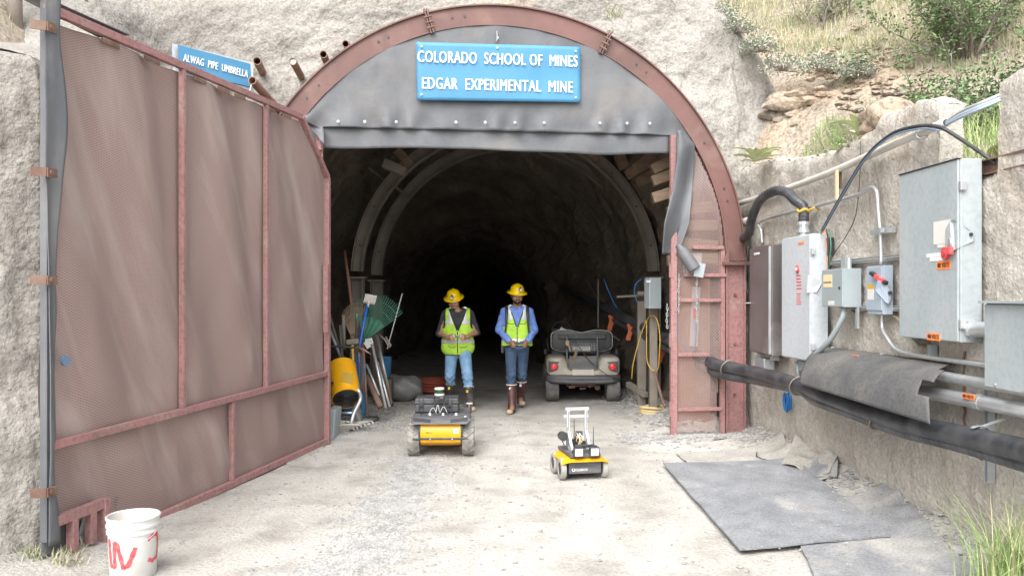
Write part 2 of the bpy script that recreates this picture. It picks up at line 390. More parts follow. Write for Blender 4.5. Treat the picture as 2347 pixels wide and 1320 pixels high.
def add_mask_gravel(m):
    """a band of crushed grey stone runs along the ground near X=-0.55..-0.9"""
    t = m.node_tree; b = t.nodes['Principled BSDF']; src = b.inputs['Base Color'].links[0].from_socket
    geo = t.nodes.new('ShaderNodeNewGeometry'); sp = t.nodes.new('ShaderNodeSeparateXYZ'); t.links.new(geo.outputs['Position'], sp.inputs[0])
    n = t.nodes.new('ShaderNodeTexNoise'); n.inputs['Scale'].default_value = 1.6; n.inputs['Detail'].default_value = 8; t.links.new(geo.outputs['Position'], n.inputs['Vector'])
    def mth(op, a, bb):
        q = t.nodes.new('ShaderNodeMath'); q.operation = op
        for i, z in enumerate((a, bb)):
            if isinstance(z, (int, float)): q.inputs[i].default_value = z
            else: t.links.new(z, q.inputs[i])
        return q.outputs[0]
    x = mth('ADD', sp.outputs[0], mth('MULTIPLY', sp.outputs[1], -.035))        # centre line X = -1.15 + .035 Y
    d = mth('ABSOLUTE', mth('ADD', x, 1.18), 0)
    d = mth('ADD', d, mth('MULTIPLY', mth('SUBTRACT', n.outputs[0], .5), 1.3))
    r = t.nodes.new('ShaderNodeMapRange'); r.inputs[1].default_value = .30; r.inputs[2].default_value = .12; t.links.new(d, r.inputs[0])
    yv = t.nodes.new('ShaderNodeMapRange'); yv.inputs[1].default_value = 9.3; yv.inputs[2].default_value = 8.3; t.links.new(sp.outputs[1], yv.inputs[0])
    n2 = t.nodes.new('ShaderNodeTexVoronoi'); n2.inputs['Scale'].default_value = 55; t.links.new(geo.outputs['Position'], n2.inputs['Vector'])
    cr = t.nodes.new('ShaderNodeMix'); cr.data_type = 'RGBA'; t.links.new(mth('MULTIPLY', n2.outputs['Distance'], 1.3), cr.inputs[0])
    cr.inputs[6].default_value = (.22, .225, .235, 1); cr.inputs[7].default_value = (.50, .50, .49, 1)
    fac = mth('MULTIPLY', mth('MULTIPLY', r.outputs[0], yv.outputs[0]), .8)
    x2 = t.nodes.new('ShaderNodeMix'); x2.data_type = 'RGBA'; t.links.new(fac, x2.inputs[0]); t.links.new(src, x2.inputs[6]); t.links.new(cr.outputs[2], x2.inputs[7])
    t.links.new(x2.outputs[2], b.inputs['Base Color'])
add_mask_gravel(m_ground)
def text_mb(s, size, M4, ext=.002, bold=0, mb=None, width=None):
    bold_ = bold; bold = 0
    c = bpy.data.curves.new('t', 'FONT'); c.body = s; c.size = size; c.extrude = ext; c.offset = bold; c.align_x = 'CENTER'; c.align_y = 'CENTER'; c.resolution_u = 3; c.space_character = 1.10 if width else 1
    o = bpy.data.objects.new('t', c); COL.objects.link(o); dg = bpy.context.evaluated_depsgraph_get(); me = o.evaluated_get(dg).to_mesh()
    vs = [v.co.copy() for v in me.vertices]; fs = [tuple(p.vertices) for p in me.polygons]
    o.evaluated_get(dg).to_mesh_clear(); bpy.data.objects.remove(o); bpy.data.curves.remove(c)
    if width:
        x0 = min(v.x for v in vs); x1 = max(v.x for v in vs); k = width/(x1-x0)
        for v in vs: v.x = (v.x-(x0+x1)/2)*k
    mb = mb or MB()
    for i, dx in enumerate((0,) if not bold_ else (-bold_, 0, bold_)): mb.add([M4 @ (v+V(dx, 0, .0008*i)) for v in vs], fs)
    return mb
def frame(o, x, y):          # 4x4 from origin, x axis, y axis
    x = V(x).normalized(); y = V(y); z = x.cross(y).normalized(); y = z.cross(x)
    return Matrix(((x.x, y.x, z.x, o[0]), (x.y, y.y, z.y, o[1]), (x.z, y.z, z.z, o[2]), (0, 0, 0, 1)))
# ================================================================ SETTING
def axis(a, b, c, d, fine, coarse):
    return list(np.arange(a, b, coarse))+list(np.arange(b, c, fine))+list(np.arange(c, d+coarse, coarse))
def heightsheet(xs, ys, h):
    mb = MB(); nx = len(xs)
    for y in ys:
        for x in xs: mb.v.append((x, y, h(x, y)))
    for j in range(len(ys)-1):
        for i in range(nx-1): mb.f.append((j*nx+i, j*nx+i+1, (j+1)*nx+i+1, (j+1)*nx+i))
    return mb
def ground_h(x, y):
    z = gz(x, y)
    if -5 < x < 5 and 1 < y < 30:
        z += .012*mn.noise(V(x*1.7, y*1.7, 3))+.006*mn.noise(V(x*7, y*7, 1))
        e = max(0, x-(wallX(y)-.45)); z += .12*min(e/.45, 1)**2*(1+.6*mn.noise(V(x*5, y*5, 9)))*(1 if y < 9.7 else .3)
        z += .05*max(0, 1-abs(x-2.3)/.9)*max(0, 1-abs(y-9.35)/.45)
        if y > 10: z += .10*max(0, min(1, (abs(x+.1)-1.75)/.4))*(1+.5*mn.noise(V(x*5, y*5, 2)))
        if x < -2.4: z += .12*min(1, (-2.4-x)/.7)
    return z
xs = axis(-150, -5, 5, 150, .06, 7.5); ys = axis(-150, 2, 16, 60, .06, 4)
tag(heightsheet(xs, ys, ground_h).build('ground', m_ground, None, True, origin=(0, 0, 0)), kind='structure')

# sprayed concrete face around the portal, turning towards the viewer on the left
def path(s):
    if s > 3.0: d = s-3.0; p = PP(3.0+d*.92, 0, -.22-.05*d-.07*d*d); return V(p.x, p.y, 0)
    if s > -2.7: p = PP(s, 0, -.22); return V(p.x, p.y, 0)
    b = PP(-2.7, 0, -.22); d = -2.7-s
    if d < 1.2:
        a = d/1.2*R_(82); r = 1.2/R_(82)
        return V(b.x-r*math.sin(a), b.y-r*(1-math.cos(a))+.12*-math.sin(a)*r*0, 0)
    e = d-1.2; es = [0, .6, 1.2, 1.7, 2.2, 2.6, 2.95, 3.15, 3.45, 4.0, 5.5]
    return V(interp(e, es, [-3.53, -3.56, -3.50, -3.40, -3.22, -3.03, -2.93, -2.95, -3.12, -3.66, -5.2]), interp(e, es, [8.42, 7.75, 7.1, 6.6, 6.1, 5.75, 5.45, 5.28, 5.10, 4.85, 4.4]), 0)
def pathn(s):
    a = path(s-.05); b = path(s+.05); d = (b-a).normalized(); return V(d.y, -d.x, 0)
def face_pt(s, v):
    p = path(s); n = pathn(s)
    vt = interp(s, [-9, -6.5, -4.5, -3.2, -1, 2, 3.0, 3.7, 4.6], [3.0, 3.05, 3.75, 4.7, 5.6, 5.2, 4.8, 4.2, 3.3])
    lean = interp(s, [-6.3, -3.7, -2, 2.4, 3.6, 5], [.03, .14, .12, .14, .20, .45])
    if v < vt: z = v; back = lean*max(0, v-.6)
    else:
        e = v-vt; q = min(e, 1.0); z = vt+q*(1-.30*q)*interp(s, [-4.6, -3.6], [.25, 1])+max(0, e-1)*interp(s, [-4.6, -3.6], [.02, .45]); back = lean*(vt-.6)+.45*q*q+max(0, e-1)*.9
    if s < -3.2 and v < -1.9:                      # lower bulge of the left wall
        back -= .30*min(1, (-3.2-s)/1.5)*min(1, (1.9-v)/.5)
    P = p-n*back+V(0, 0, z)
    k = .10 if s > -3 else interp(s, [-6.3, -5], [.05, .14])
    d = k*fbm(P*.9, 3)+.032*fbm(P*3.1, 4)+.020*mn.noise(P*9)+.016*mn.noise(P*19)
    near = max(0, 1-abs(math.hypot(s+.144, max(0, v-2.0))-2.9)/.3)
    if s > -3.2: d *= (1-.7*near)
    return P+n*d
CU, CZ = -.144, 2.0
NR = 300; ths = []
pts = []
# boundary: up the left side of the opening, round the arch, down the right
RA = 2.86
bnd = [(CU-RA, z) for z in np.linspace(-.4, CZ, 56)[:-1]]+[(CU+RA*math.cos(a), CZ+RA*math.sin(a)) for a in np.linspace(math.pi, 0, 300)]+[(CU+RA, z) for z in np.linspace(CZ, -.4, 56)[1:]]
mb = MB(); rows = []
for (u, z) in bnd:
    if z < CZ: du, dz = (-1 if u < 0 else 1), (z-CZ)*.0
    else: du, dz = (u-CU)/RA, (z-CZ)/RA
    row = []
    for j in range(NR+1):
        r = (j/NR)**1.25*8.5
        s = u+du*r; v = z+dz*r
        if s > 6.0: s = 6.0+(s-6)*.02
        if s < -9.5: s = -9.5+(s+9.5)*.02
        row.append(face_pt(s, v))
    rows.append(row)
for r in rows: mb.v += [tuple(p) for p in r]
w = NR+1
for i in range(len(rows)-1):
    for j in range(NR): mb.f.append((i*w+j, i*w+j+1, (i+1)*w+j+1, (i+1)*w+j))
tag(mb.build('shotcrete_face', m_shot, None, True, origin=(0, 0, 0)), kind='structure')

# natural hillside behind the retaining wall and above it
def hill_h(x, y):
    yb = 9.7-.62*(x-3)+.8*max(0, 3.8-x)+.25*mn.noise(V(x*.8, 5, 0))
    e = y-yb
    z = 2.72+.05*max(0, min(2, x-3))+.10*max(0, y-7)*0
    if e > 0: z += min(e, .9)*1.25+max(0, e-.9)*.72
    if x < 4.2 and y < 6.1: z -= .0
    if y < 6.6: z -= .34*min(1, (6.6-y)/.7)
    if x < wallX(y)+.16: z -= 1.2
    z += .10*fbm(V(x, y, 0)*1.1, 4)+.05*fbm(V(x, y, 4)*4, 3)
    if e > 0: z += .05*mn.noise(V(x*3, y*9, 1))
    return z
hb = heightsheet(list(np.arange(2.95, 12, .08)), list(np.arange(3, 19, .08)), hill_h)
tag(hb.build('hillside', m_hill, None, False, origin=(0, 0, 0)), kind='structure')
def hillL_h(x, y): return 3.3+1.15*max(0, -x-3.9)+.12*fbm(V(x, y, 7)*1.0, 4)+.04*mn.noise(V(x*6, y*6, 1))
tag(heightsheet(list(np.arange(-14, -3.6, .2)), list(np.arange(1, 14, .2)), hillL_h).build('hillside', m_hill, None, False, origin=(0, 0, 0)), kind='structure')

# tunnel bore
def tun(t, a):      # t 0..1 depth, a 0..1 around from left floor to right floor
    y = lerp(.17, 34, t**1.7)
    R = interp(y, [-.4, 0, 1.2, 2.6, 4.5, 6.5, 8.5, 12, 34], [2.87, 2.87, 2.72, 2.62, 2.45, 2.2, 1.75, 1.6, .02])
    cz = interp(y, [0, 4, 7, 10, 34], [2.0, 1.9, 1.6, 1.25, 1.2]); cu = interp(y, [0, 3, 12, 34], [CU, -.05, .25, 5.0])
    if a < .2: u = -R; z = lerp(-.3, cz, a/.2)
    elif a > .8: u = R; z = lerp(cz, -.3, (a-.8)/.2)
    else: th = math.pi*(1-(a-.2)/.6); u = R*math.cos(th); z = cz+R*math.sin(th)
    p = PP(CU+(cu-CU)+u, z, -y-.0)
    d = .16*fbm(p*.9, 4)+.10*abs(mn.noise(p*2.3))+.04*mn.noise(p*6)
    d *= min(1, max(0, y-.17)*3)
    n = V(u, 0, max(0, z-cz)).normalized() if (abs(u)+max(0, z-cz)) > 0 else V(0, 0, 1)
    return p+V(PE)*(n.x*d)+V(0, 0, n.z*d)
NU, NV = 110, 150
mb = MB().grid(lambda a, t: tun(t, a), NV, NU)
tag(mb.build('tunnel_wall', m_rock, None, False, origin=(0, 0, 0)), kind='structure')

# retaining wall on the right, with its broken top
top = [(10.9, 3.2), (10.4, 3.17), (9.6, 3.15), (8.6, 3.0), (7.75, 2.93), (7.24, 2.95), (6.95, 2.99), (6.86, 3.08), (6.6, 3.05), (6.4, 3.06), (6.1, 3.03), (5.96, 2.98), (5.90, 2.94)]
tY = [a for a, b in top][::-1]; tZ = [b for a, b in top][::-1]
def wall_mesh(y0, y1, zt, th, zb=-.35, sd=0, lean=0):
    mb = MB(); n = max(8, int(abs(y1-y0)/.028)); m = 110
    def surf(i, j):
        y = lerp(y0, y1, i/n); zz = zt(y)+.03*mn.noise(V(y*6, sd, 0)); z = lerp(zb, zz, j/m)
        x = wallX(y)+.035*fbm(V(sd, y, z)*1.3, 4)+.014*mn.noise(V(sd, y*9, z*9))+.011*mn.noise(V(sd, y*19, z*19))
        x += .05*max(0, .35-z) if z < .35 else 0
        if z > zz-.10: x += (.10-(zz-z))**2*3.0
        return V(x, y, z)
    mb.grid(lambda a, b: surf(a*n, b*m), n, m)
    # back, ends and top
    f = [surf(i, m) for i in range(n+1)]
    mb.grid(lambda a, b: f[int(round(a*n))]+V(th*b, 0, .02*math.sin(b*3.1)+.03*mn.noise(V(a*n*.4, b*2, sd))), n, 5)
    for i0 in (0, n):
        c = [surf(i0, j) for j in range(m+1)]
        mb.grid(lambda a, b: c[int(round(b*m))]+V(th*a, 0, 0), 2, m)
    return mb
rw = thing('retaining_wall', 'long weathered concrete retaining wall with broken top carrying the electrical boxes', 'wall', (3, 8, 0))
wall_mesh(10.9, 5.93, lambda y: interp(y, tY, tZ), .17, sd=1).build('wall', m_conc, rw, True)
wall_mesh(5.93, 5.28, lambda y: 2.30+.10*(5.93-y)*2, .17, sd=2).build('broken_section', m_conc, rw, True)
wall_mesh(5.28, 2.2, lambda y: 2.97+.06*(5.28-y), .40, sd=3).build('block', m_conc, rw, True)
# ledge of rough concrete between arch and wall
mb = MB().grid(lambda a, b: (lambda y: V(wallX(y)+lerp(.07, .9, b), y, interp(y, tY, tZ)-.03-.10*b+.09*b*fbm(V(y*2, b*2, 8), 3)))(lerp(10.6, 7.0, a)), 60, 14)
mb.build('ledge', m_shot, rw, True)

# sandstone outcrop & loose rocks on the bank
oc = MB()
for i in range(30):
    px = random.uniform(1790, 1990); py = random.uniform(215, 285); Y = 10.75-.62*((px-CX)/F*9.8-3)+random.uniform(-.1, .2)
    p = at(px, py, Y); oc.ico(p, random.uniform(.07, .2), 1, .2, (1.8, .5, .6))
tag(oc.build('rock_outcrop', m_outc, None, False), 'orange tan sandstone outcrop exposed in the bank above the grass tuft', 'rock')
oc = MB()
for i in range(150):
    px = random.gauss(1985, 55); py = random.gauss(135, 30)
    if i > 90: px = random.uniform(1930, 2160); py = random.uniform(150, 215)
    Y = interp(py, [60, 150, 220], [11.2, 10.3, 9.4]) - max(0, px-2000)*.006; p = at(px, py, Y); p.z = max(hill_h(p.x, p.y), p.z-.2)
    oc.ico(p, random.uniform(.02, .065), 1, .35, (1.4, 1, .6))
tag(oc.build('rubble', m_outc, None, False), kind='stuff')

# loose stones on the floor
gr = MB()
def stone(x, y, r):
    gr.ico((x, y, ground_h(x, y)+r*.25), r, 0, .3, (1.2, 1, .6))
for i in range(9000):
    y = 3.2+6.2*random.random()**1.1; c = -1.18+.035*y
    x = random.gauss(c, .17+.08*mn.noise(V(y, 2, 2)))
    stone(x, y, random.uniform(.004, .011))
for i in range(5200):
    y = random.uniform(3.5, 13); x = random.uniform(-2.9, 3.0)
    if random.random() < mn.noise(V(x*1.2, y*1.2, 8))*2+.25: stone(x, y, random.uniform(.003, .010)*(1.9 if random.random() < .10 else 1))
for i in range(1700):      # rubble line at the foot of the wall and the jamb
    y = random.uniform(3.5, 9.9); x = wallX(y)-abs(random.gauss(0, .22)); stone(x, y, random.uniform(.005, .024))
for i in range(900):
    x = random.uniform(1.2, 2.7); y = 9.45+.12*x+random.gauss(-.15, .16); stone(x, y, random.uniform(.006, .026))
for i in range(1200):
    sgn = random.choice((-1, 1)); y = random.uniform(10, 14.5); x = sgn*(random.gauss(2.05, .2)) - .1; stone(x, y, random.uniform(.008, .035))
for i in range(420):
    y = random.uniform(3.6, 11); x = random.uniform(-2.6, 2.8); stone(x, y, random.uniform(.009, .02))
for i in range(150):
    p = ongr(random.uniform(1600, 2150), random.uniform(1085, 1310)); r = random.uniform(.003, .009); gr.ico((p.x, p.y, ground_h(p.x, p.y)+.045+r*.3), r, 0, .3, (1.2, 1, .6))
for i in range(500):
    p = ongr(random.uniform(760, 960), random.uniform(925, 990)); stone(p.x, p.y, random.uniform(.006, .02))
tag(gr.build('gravel', m_gravel, None, False), kind='stuff')
# ================================================================ PORTAL
def ibeam_arc(R0, R1, th0, th1, w0, w1, n=72, web=.014, fl=.016, cu=CU, cz=CZ, dirn=1, yb=0, O=PP):
    mb = MB()
    def ring(ra, rb, wa, wb):
        vs = []; fs = []
        for i in range(n+1):
            a = lerp(th0, th1, i/n)
            for (r, w) in ((ra, wa), (rb, wa), (rb, wb), (ra, wb)):
                vs.append(O(cu+r*math.cos(a), cz+r*math.sin(a), w-yb))
        for i in range(n):
            for k in range(4): fs.append((i*4+k, i*4+(k+1) % 4, (i+1)*4+(k+1) % 4, (i+1)*4+k))
        fs.append((0, 3, 2, 1)); fs.append(tuple(n*4+k for k in range(4)))
        mb.add(vs, fs)
    ring(R1-fl, R1, w0, w1); ring(R0, R0+fl, w0, w1); wm = w1-.035 if yb == 0 and O is PP else (w0+w1)/2
    ring(R0+fl-.001, R1-fl+.001, wm-web/2, wm+web/2)
    return mb
RO, RI = 2.90, 2.66
arch = thing('portal_arch', 'large rust red steel arch rib framing the tunnel mouth, nearest the camera', 'steel arch', PP(CU, 0, 0))
W0, W1 = -.15, .0
th1, th2 = R_(106.5), R_(64)
for a, b in ((R_(0.4), th2-.004), (th2+.004, th1-.004), (th1+.004, R_(179.6))):
    ibeam_arc(RI, RO, a, b, W0, W1).build('rib', m_steel, arch, 2)
for th in (th1, th2):
    mb = MB(); d = V(math.cos(th), 0, math.sin(th)); tt = V(-math.sin(th), 0, math.cos(th))
    def L(r, t, w): return PP(CU+r*d.x+t*tt.x, CZ+r*d.z+t*tt.z, w)
    for sg in (-1, 1):
        t0 = sg*.006; t1 = sg*.022
        mb.hexa([L(RI-.015, t0, W0), L(RO+.03, t0, W0), L(RO+.03, t1, W0), L(RI-.015, t1, W0), L(RI-.015, t0, W1+.03), L(RO+.03, t0, W1+.03), L(RO+.03, t1, W1+.03), L(RI-.015, t1, W1+.03)])
    mb.build('splice_plate', m_steel, arch)
    mb = MB()
    for r in (RI+.05, RI+.11, RI+.17): mb.cyl(L(r, -.045, .03), L(r, .045, .03), .011, n=6)
    mb.build('bolt', m_rust, arch)
mb = MB()
for th in (140, 136, 119, 116.5, 101, 98, 52, 55, 15, 18, 30): 
    a = R_(th); mb.cyl(PP(CU+2.78*math.cos(a), CZ+2.78*math.sin(a), -.03), PP(CU+2.78*math.cos(a), CZ+2.78*math.sin(a), -.022), .014, n=10)
mb.build('bolt', m_blk, arch)
# posts under the arch
for sg in (-1, 1):
    uo = CU+sg*RO; ui = CU+sg*RI; po = []
    mb = MB(); z0, z1 = -.1, CZ-.03
    for (ua, ub, wa, wb) in ((uo, uo-sg*.016, W0, W1), (ui, ui+sg*.016, W0, W1), (ui+sg*.015, uo-sg*.015, -.062, -.048)):
        mb.hexa([PP(ua, z0, wa), PP(ub, z0, wa), PP(ub, z0, wb), PP(ua, z0, wb), PP(ua, z1, wa), PP(ub, z1, wa), PP(ub, z1, wb), PP(ua, z1, wb)])
    mb.build('post', m_pink, arch)
    mb = MB()
    for z in (CZ-.03, CZ-.01):
        a, b = min(ui, uo)-.06, max(ui, uo)+.03
        mb.hexa([PP(a, z, W0-.02), PP(b, z, W0-.02), PP(b, z, W1+.06), PP(a, z, W1+.06), PP(a, z+.016, W0-.02), PP(b, z+.016, W0-.02), PP(b, z+.016, W1+.06), PP(a, z+.016, W1+.06)])
    if sg > 0: mb.prism([PP(ui-.05, CZ+.006, .03), PP(ui+.02, CZ+.2, .03), PP(ui+.02, CZ+.006, .03)], PN*.014)
    mb.build('base_plate', m_steel, arch)
    mb = MB()
    for z in (.45, 1.05, 1.62): mb.cyl(PP(uo-sg*.12, z, -.045), PP(uo-sg*.12, z, -.03), .018, n=8)
    mb.build('bolt', m_rust, arch)

# rubber hood over the opening
zb = 3.49; uL, uR = -2.16, 1.86
hood = thing('rubber_hood', 'grey rubber sheet hood filling the top of the arch above the opening', 'rubber sheet', PP(0, zb, 0))
def hoodpt(a, b):
    u = lerp(-2.41, 2.13, a); rr = 2.675
    zt = CZ+math.sqrt(max(.02, rr*rr-(u-CU)**2)); zl = zb+(-.02 if True else 0)
    if u < uL: zl = zb-.02-.30*(uL-u)/.46*.4
    if u > uR: zl = zb-.02-(u-uR)*.35
    if zt < zl+.02: zt = zl+.02
    z = lerp(zl, zt, b)
    w = .0+.012*mn.noise(V(u*1.7, z*3, 0))+.026*math.exp(-((z-zb)/.14)**2)*math.sin(u*16+2*math.sin(u*5))+.014*mn.noise(V(u*4, z*1.2, 6))
    w += .03*math.exp(-((u-2.2)/.22)**2)*math.sin((u+z)*18)+.03*math.exp(-((u+2.35)/.2)**2)*math.sin((u-z)*16)
    return PP(u, z, w-.01)
MB().grid(hoodpt, 150, 40, .008).build('sheet', m_rub, hood, True)
def lint(a, b):
    u = lerp(uL+.02, uR-.01, a); z = lerp(zb-.235-.02*mn.noise(V(u*1.4, 0, 4))-.012*math.sin(u*2), zb+.01, b)
    return PP(u, z, -.052+.010*mn.noise(V(u*2, z*4, 3)))
MB().grid(lint, 80, 8, .008).build('flap', m_rub, hood, True)
mb = MB().bar(PP(uL, zb+.02, -.075), PP(uR, zb+.02, -.075), .05, .05); mb.build('lintel_bar', m_steel, hood)
mb = MB()
for px in (775, 836, 908, 1045, 1112, 1180, 1247, 1375, 1437, 1489):
    p = Ppx(px, 279+(px-775)*.006, .03); mb.cyl(p, p+PN*.006, .016, n=12); mb.cyl(p+PN*.008, p+PN*.014, .007, n=8)
for px, py in ((1140, 88),): p = Ppx(px, py, .01); mb.cyl(p, p+PN*.02, .012, n=8)
mb.build('washer', m_galv, hood)
p = Ppx(1139, 72, .02); mb = MB().tube([p, p+V(0, -.01, -.05), p+V(.01, -.01, -.09), p+V(-.012, -.01, -.12), p+V(.0, -.01, -.09)], .005, 5); mb.build('wire', m_galv, hood)
# loose corner flap on the left that hangs over the gate hinge
def cf(a, b):
    p = [(672, 262), (745, 300), (690, 285), (741, 345)]
    x = lerp(lerp(672, 742, a), lerp(694, 744, a), b); y = lerp(lerp(262, 296, a), lerp(272, 338, a**1.2), b)
    return Ppx(x, y, .10+.05*math.sin(a*5+b*4))
MB().grid(cf, 14, 10, .006).build('corner_flap', m_rub, hood, True)

sign = thing('mine_sign', 'big blue banner sign naming the mine over the tunnel opening', 'sign', Ppx(1143, 234, .05))
c = [Ppx(956, 230, .05), Ppx(1331, 235, .05), Ppx(1330, 108, .05), Ppx(954, 97, .05)]
def sg_(a, b): return c[0].lerp(c[1], a).lerp(c[3].lerp(c[2], a), b)+PN*(.004*mn.noise(V(a*5, b*3, 2))+.004*math.sin(b*6+a*3))
MB().grid(sg_, 40, 16, .005).build('panel', m_blue, sign, True)
xax = (c[1]-c[0]).normalized(); yax = V(0, 0, 1)
for txt, py, x0, x1 in (('COLORADO  SCHOOL OF  MINES', 137, 960, 1325), ('EDGAR  EXPERIMENTAL  MINE', 197, 970, 1314)):
    ctr = Ppx((x0+x1)/2, py, .063)
    w = (Ppx(x1, py, .05)-Ppx(x0, py, .05)).length
    text_mb(txt, .182, frame(ctr, xax-V(0, 0, .012), yax), .0006, .0032, width=w).build('lettering', m_white, sign)
mb = MB()
for px, py in ((966, 107), (1319, 118), (966, 217), (1319, 224), (1140, 110)): p = Ppx(px, py, .062); mb.cyl(p, p+PN*.006, .012, n=10)
mb.build('screw', m_galv, sign)
# side jambs
for u, nm, lb in ((-2.13, 'gate_post', 'left pink steel jamb of the opening where the big mesh gate is hinged'), (1.88, 'gate_post', 'right pink steel jamb on the inner edge of the fixed mesh panel')):
    o = thing(nm, lb, 'gate post', PP(u, 0, 0))
    mb = MB().bar(PP(u, -.05, 0), PP(u, 3.46, 0), .07, .07, up=PN); mb.build('post', m_pink, o, bevel=.004)
    mb = MB()
    if u > 0:
        for z in (.3, 1.1, 1.9, 2.7): mb.box(PP(u-.042, z, .0), (.012, .05, .16))
        mb.bar(PP(u+.005, -.02, .041), PP(u+.005, 1.05, .041), .055, .014, up=PN)
    else:
        for z in (.4, 1.4, 2.4, 3.2): mb.cyl(PP(u+.01, z, .06), PP(u+.01, z+.14, .06), .022, n=10)
    mb.build('hinge', m_pink, o)
# hidden left side sheet between the jamb and the arch
mb = MB().grid(lambda a, b: PP(lerp(CU-RI+.01, -2.17, a), lerp(0, 3.45 if False else min(3.45, CZ+math.sqrt(max(.01, (RI-.01)**2-(lerp(CU-RI+.01, -2.17, a)-CU)**2))), b), -.02+.01*math.sin(b*9)), 10, 30, .006)
tag(mb.build('side_sheet', m_rub), 'dark rubber side sheet between left jamb and arch leg, behind the gate', 'rubber sheet')

# expanded metal generator
def expanded(fn, x0, x1, z0, z1, cw, ch, inside, sw=.0028, amp=.9):
    mb = MB(); z = z0; row = 0
    nx = int((x1-x0)/(cw/2))
    while z < z1:
        off = 0
        run = []
        for i in range(nx+1):
            x = x0+i*cw/2; zz = z+(ch/2*amp if (i+row) % 2 else -ch/2*amp)*.5*2/2
            run.append((x, zz))
        prev = None
        for (x, zz) in run:
            if inside(x, zz):
                a = len(mb.v); mb.v.append(tuple(fn(x, zz-sw))); mb.v.append(tuple(fn(x, zz+sw)))
                if prev is not None: mb.f.append((prev, a, a+1, prev+1))
                prev = a
            else: prev = None
        z += ch/2*1.0; row += 1
    return mb

# ---- the big open gate
t_ch = .64; ztop = 3.44; zch = 2.90; tcut = 3.64; zcut = .31
gate = thing('mesh_gate', 'huge pink framed mesh gate swung open at the left with dusty backing sheet', 'gate', G(0, 0))
gpoly = [(0, .0), (tcut, .0), (tcut, zcut), (GL-.02, zcut), (GL-.02, ztop-.05), (t_ch, ztop-.05), (0, zch-.05)]
def fold(t, z):
    w = .0
    d = (z*0.50+(GL-t)*.95)
    w += .042*math.sin(d*6.5+1.2*math.sin(z*1.3)+.8*mn.noise(V(t, z, 2)*.9))*min(1, .35+.3*t)
    w += .022*mn.noise(V(t*1.3, z*.9, 5))+.010*mn.noise(V(t*4, z*1.8, 2))
    for t_ in (1.375, 2.71): w *= min(1, .25+abs(t-t_)*3)
    w = w*min(1, .12+abs(z-.765)*3.5)*min(1, .12+z*4)-.012
    return w
frm = [('top_rail', (t_ch-.03, ztop), (GL, ztop), .065), ('bottom_rail', (0, .03), (tcut, .03), .065), ('middle_rail', (0, .765), (GL-.04, .765), .06)]
for nm, a, b, s in frm: MB().bar(G(a[0], a[1], .0), G(b[0], b[1], .0), .045, s*.86).build(nm, m_pink, gate, bevel=.004)
MB().bar(G(0.0, -.02), G(0.0, zch), .05, .06, up=GN).build('stile', m_pink, gate, bevel=.004)
MB().bar(G(GL-.02, .18, -.02), G(GL-.02, ztop+.05, -.02), .04, .05, up=GN).build('stile', m_rub, gate, bevel=.004)
MB().bar(G(0, zch), G(t_ch, ztop), .05, .06, up=GN).build('brace', m_pink, gate, bevel=.004)
for t, z0, z1 in ((1.375, .79, ztop-.03), (2.71, .79, ztop-.03), (1.98, .06, .735)):
    MB().bar(G(t, z0), G(t, z1), .04, .042, up=GN).build('mullion', m_pink, gate, bevel=.004)
MB().bar(G(.1, 1.95, .03), G(.1, 1.22, .03), .03, .05, up=GN).build('stile_plate', m_pink, gate)
def meshpt(x, z): return G(x, z, -.022+fold(x, z))
expanded(meshpt, .02, GL-.03, .03, ztop, .040, .0175, lambda x, z: inpoly(x, z, gpoly), .0024).build('mesh', m_mesh, gate)
# backing sheet follows behind
mb = MB(); nx, nz_ = 130, 110; ok = {}
for j in range(nz_+1):
    for i in range(nx+1):
        t = lerp(.01, GL-.02, i/nx); z = lerp(.0, ztop-.04, j/nz_)
        lim = zch+(ztop-zch)*t/t_ch
        if t < t_ch: z = min(z, lim-.02)
        mb.v.append(tuple(G(t, z, -.029+fold(t, z)-.002)))
for j in range(nz_):
    for i in range(nx):
        t = lerp(.01, GL-.02, (i+.5)/nx); z = lerp(.0, ztop-.02, (j+.5)/nz_)
        if t > tcut and z < zcut: continue
        a = j*(nx+1)+i; mb.f.append((a, a+1, a+nx+2, a+nx+1))
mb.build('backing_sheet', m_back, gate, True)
# slots with wire ties under the top rail
for px in (250, 345, 455, 510, 547, 618, 655): t = Gt(px); MB().bar(G(t-.09, ztop-.06, .012), G(t+.09, ztop-.06, .012), .008, .03).build('tie_plate', m_rust, gate)
# rubber edge strip at the free end
def strip(a, b):
    z = lerp(.17, ztop+.12, b); wd = .085+.055*max(0, math.sin((z-2.1)*2.6))*(1 if z > 1.8 else .3)+.02*mn.noise(V(z*2, 0, 1))
    if z < .8: wd = .09+.02*math.sin(z*7)
    t = GL+.02-a*wd
    return G(t, z, .03+.02*math.sin(a*3+z*1.5)+.008*mn.noise(V(a*2, z*3, 7)))
MB().grid(strip, 8, 90, .006).build('edge_strip', m_rub, gate, True)
mb = MB().grid(lambda a, b: G(lerp(GL+.035, 3.3, a)+.0, ztop+.04+.05*b*(1-a)+.035, -.03-.25*b), 12, 4, .006); mb.build('top_sheet', m_rub, gate, True)
for z in (3.31, 2.43, 1.78, .50):
    mb = MB().bar(G(GL-.03, z, .05), G(GL+.05, z, .05), .010, .055).bar(G(GL+.05, z, .045), G(GL+.09, z+.005, -.03), .010, .055)
    mb.cyl(G(GL+.02, z, .05), G(GL+.02, z, .065), .016, n=8)
    mb.build('bracket', m_rust, gate)
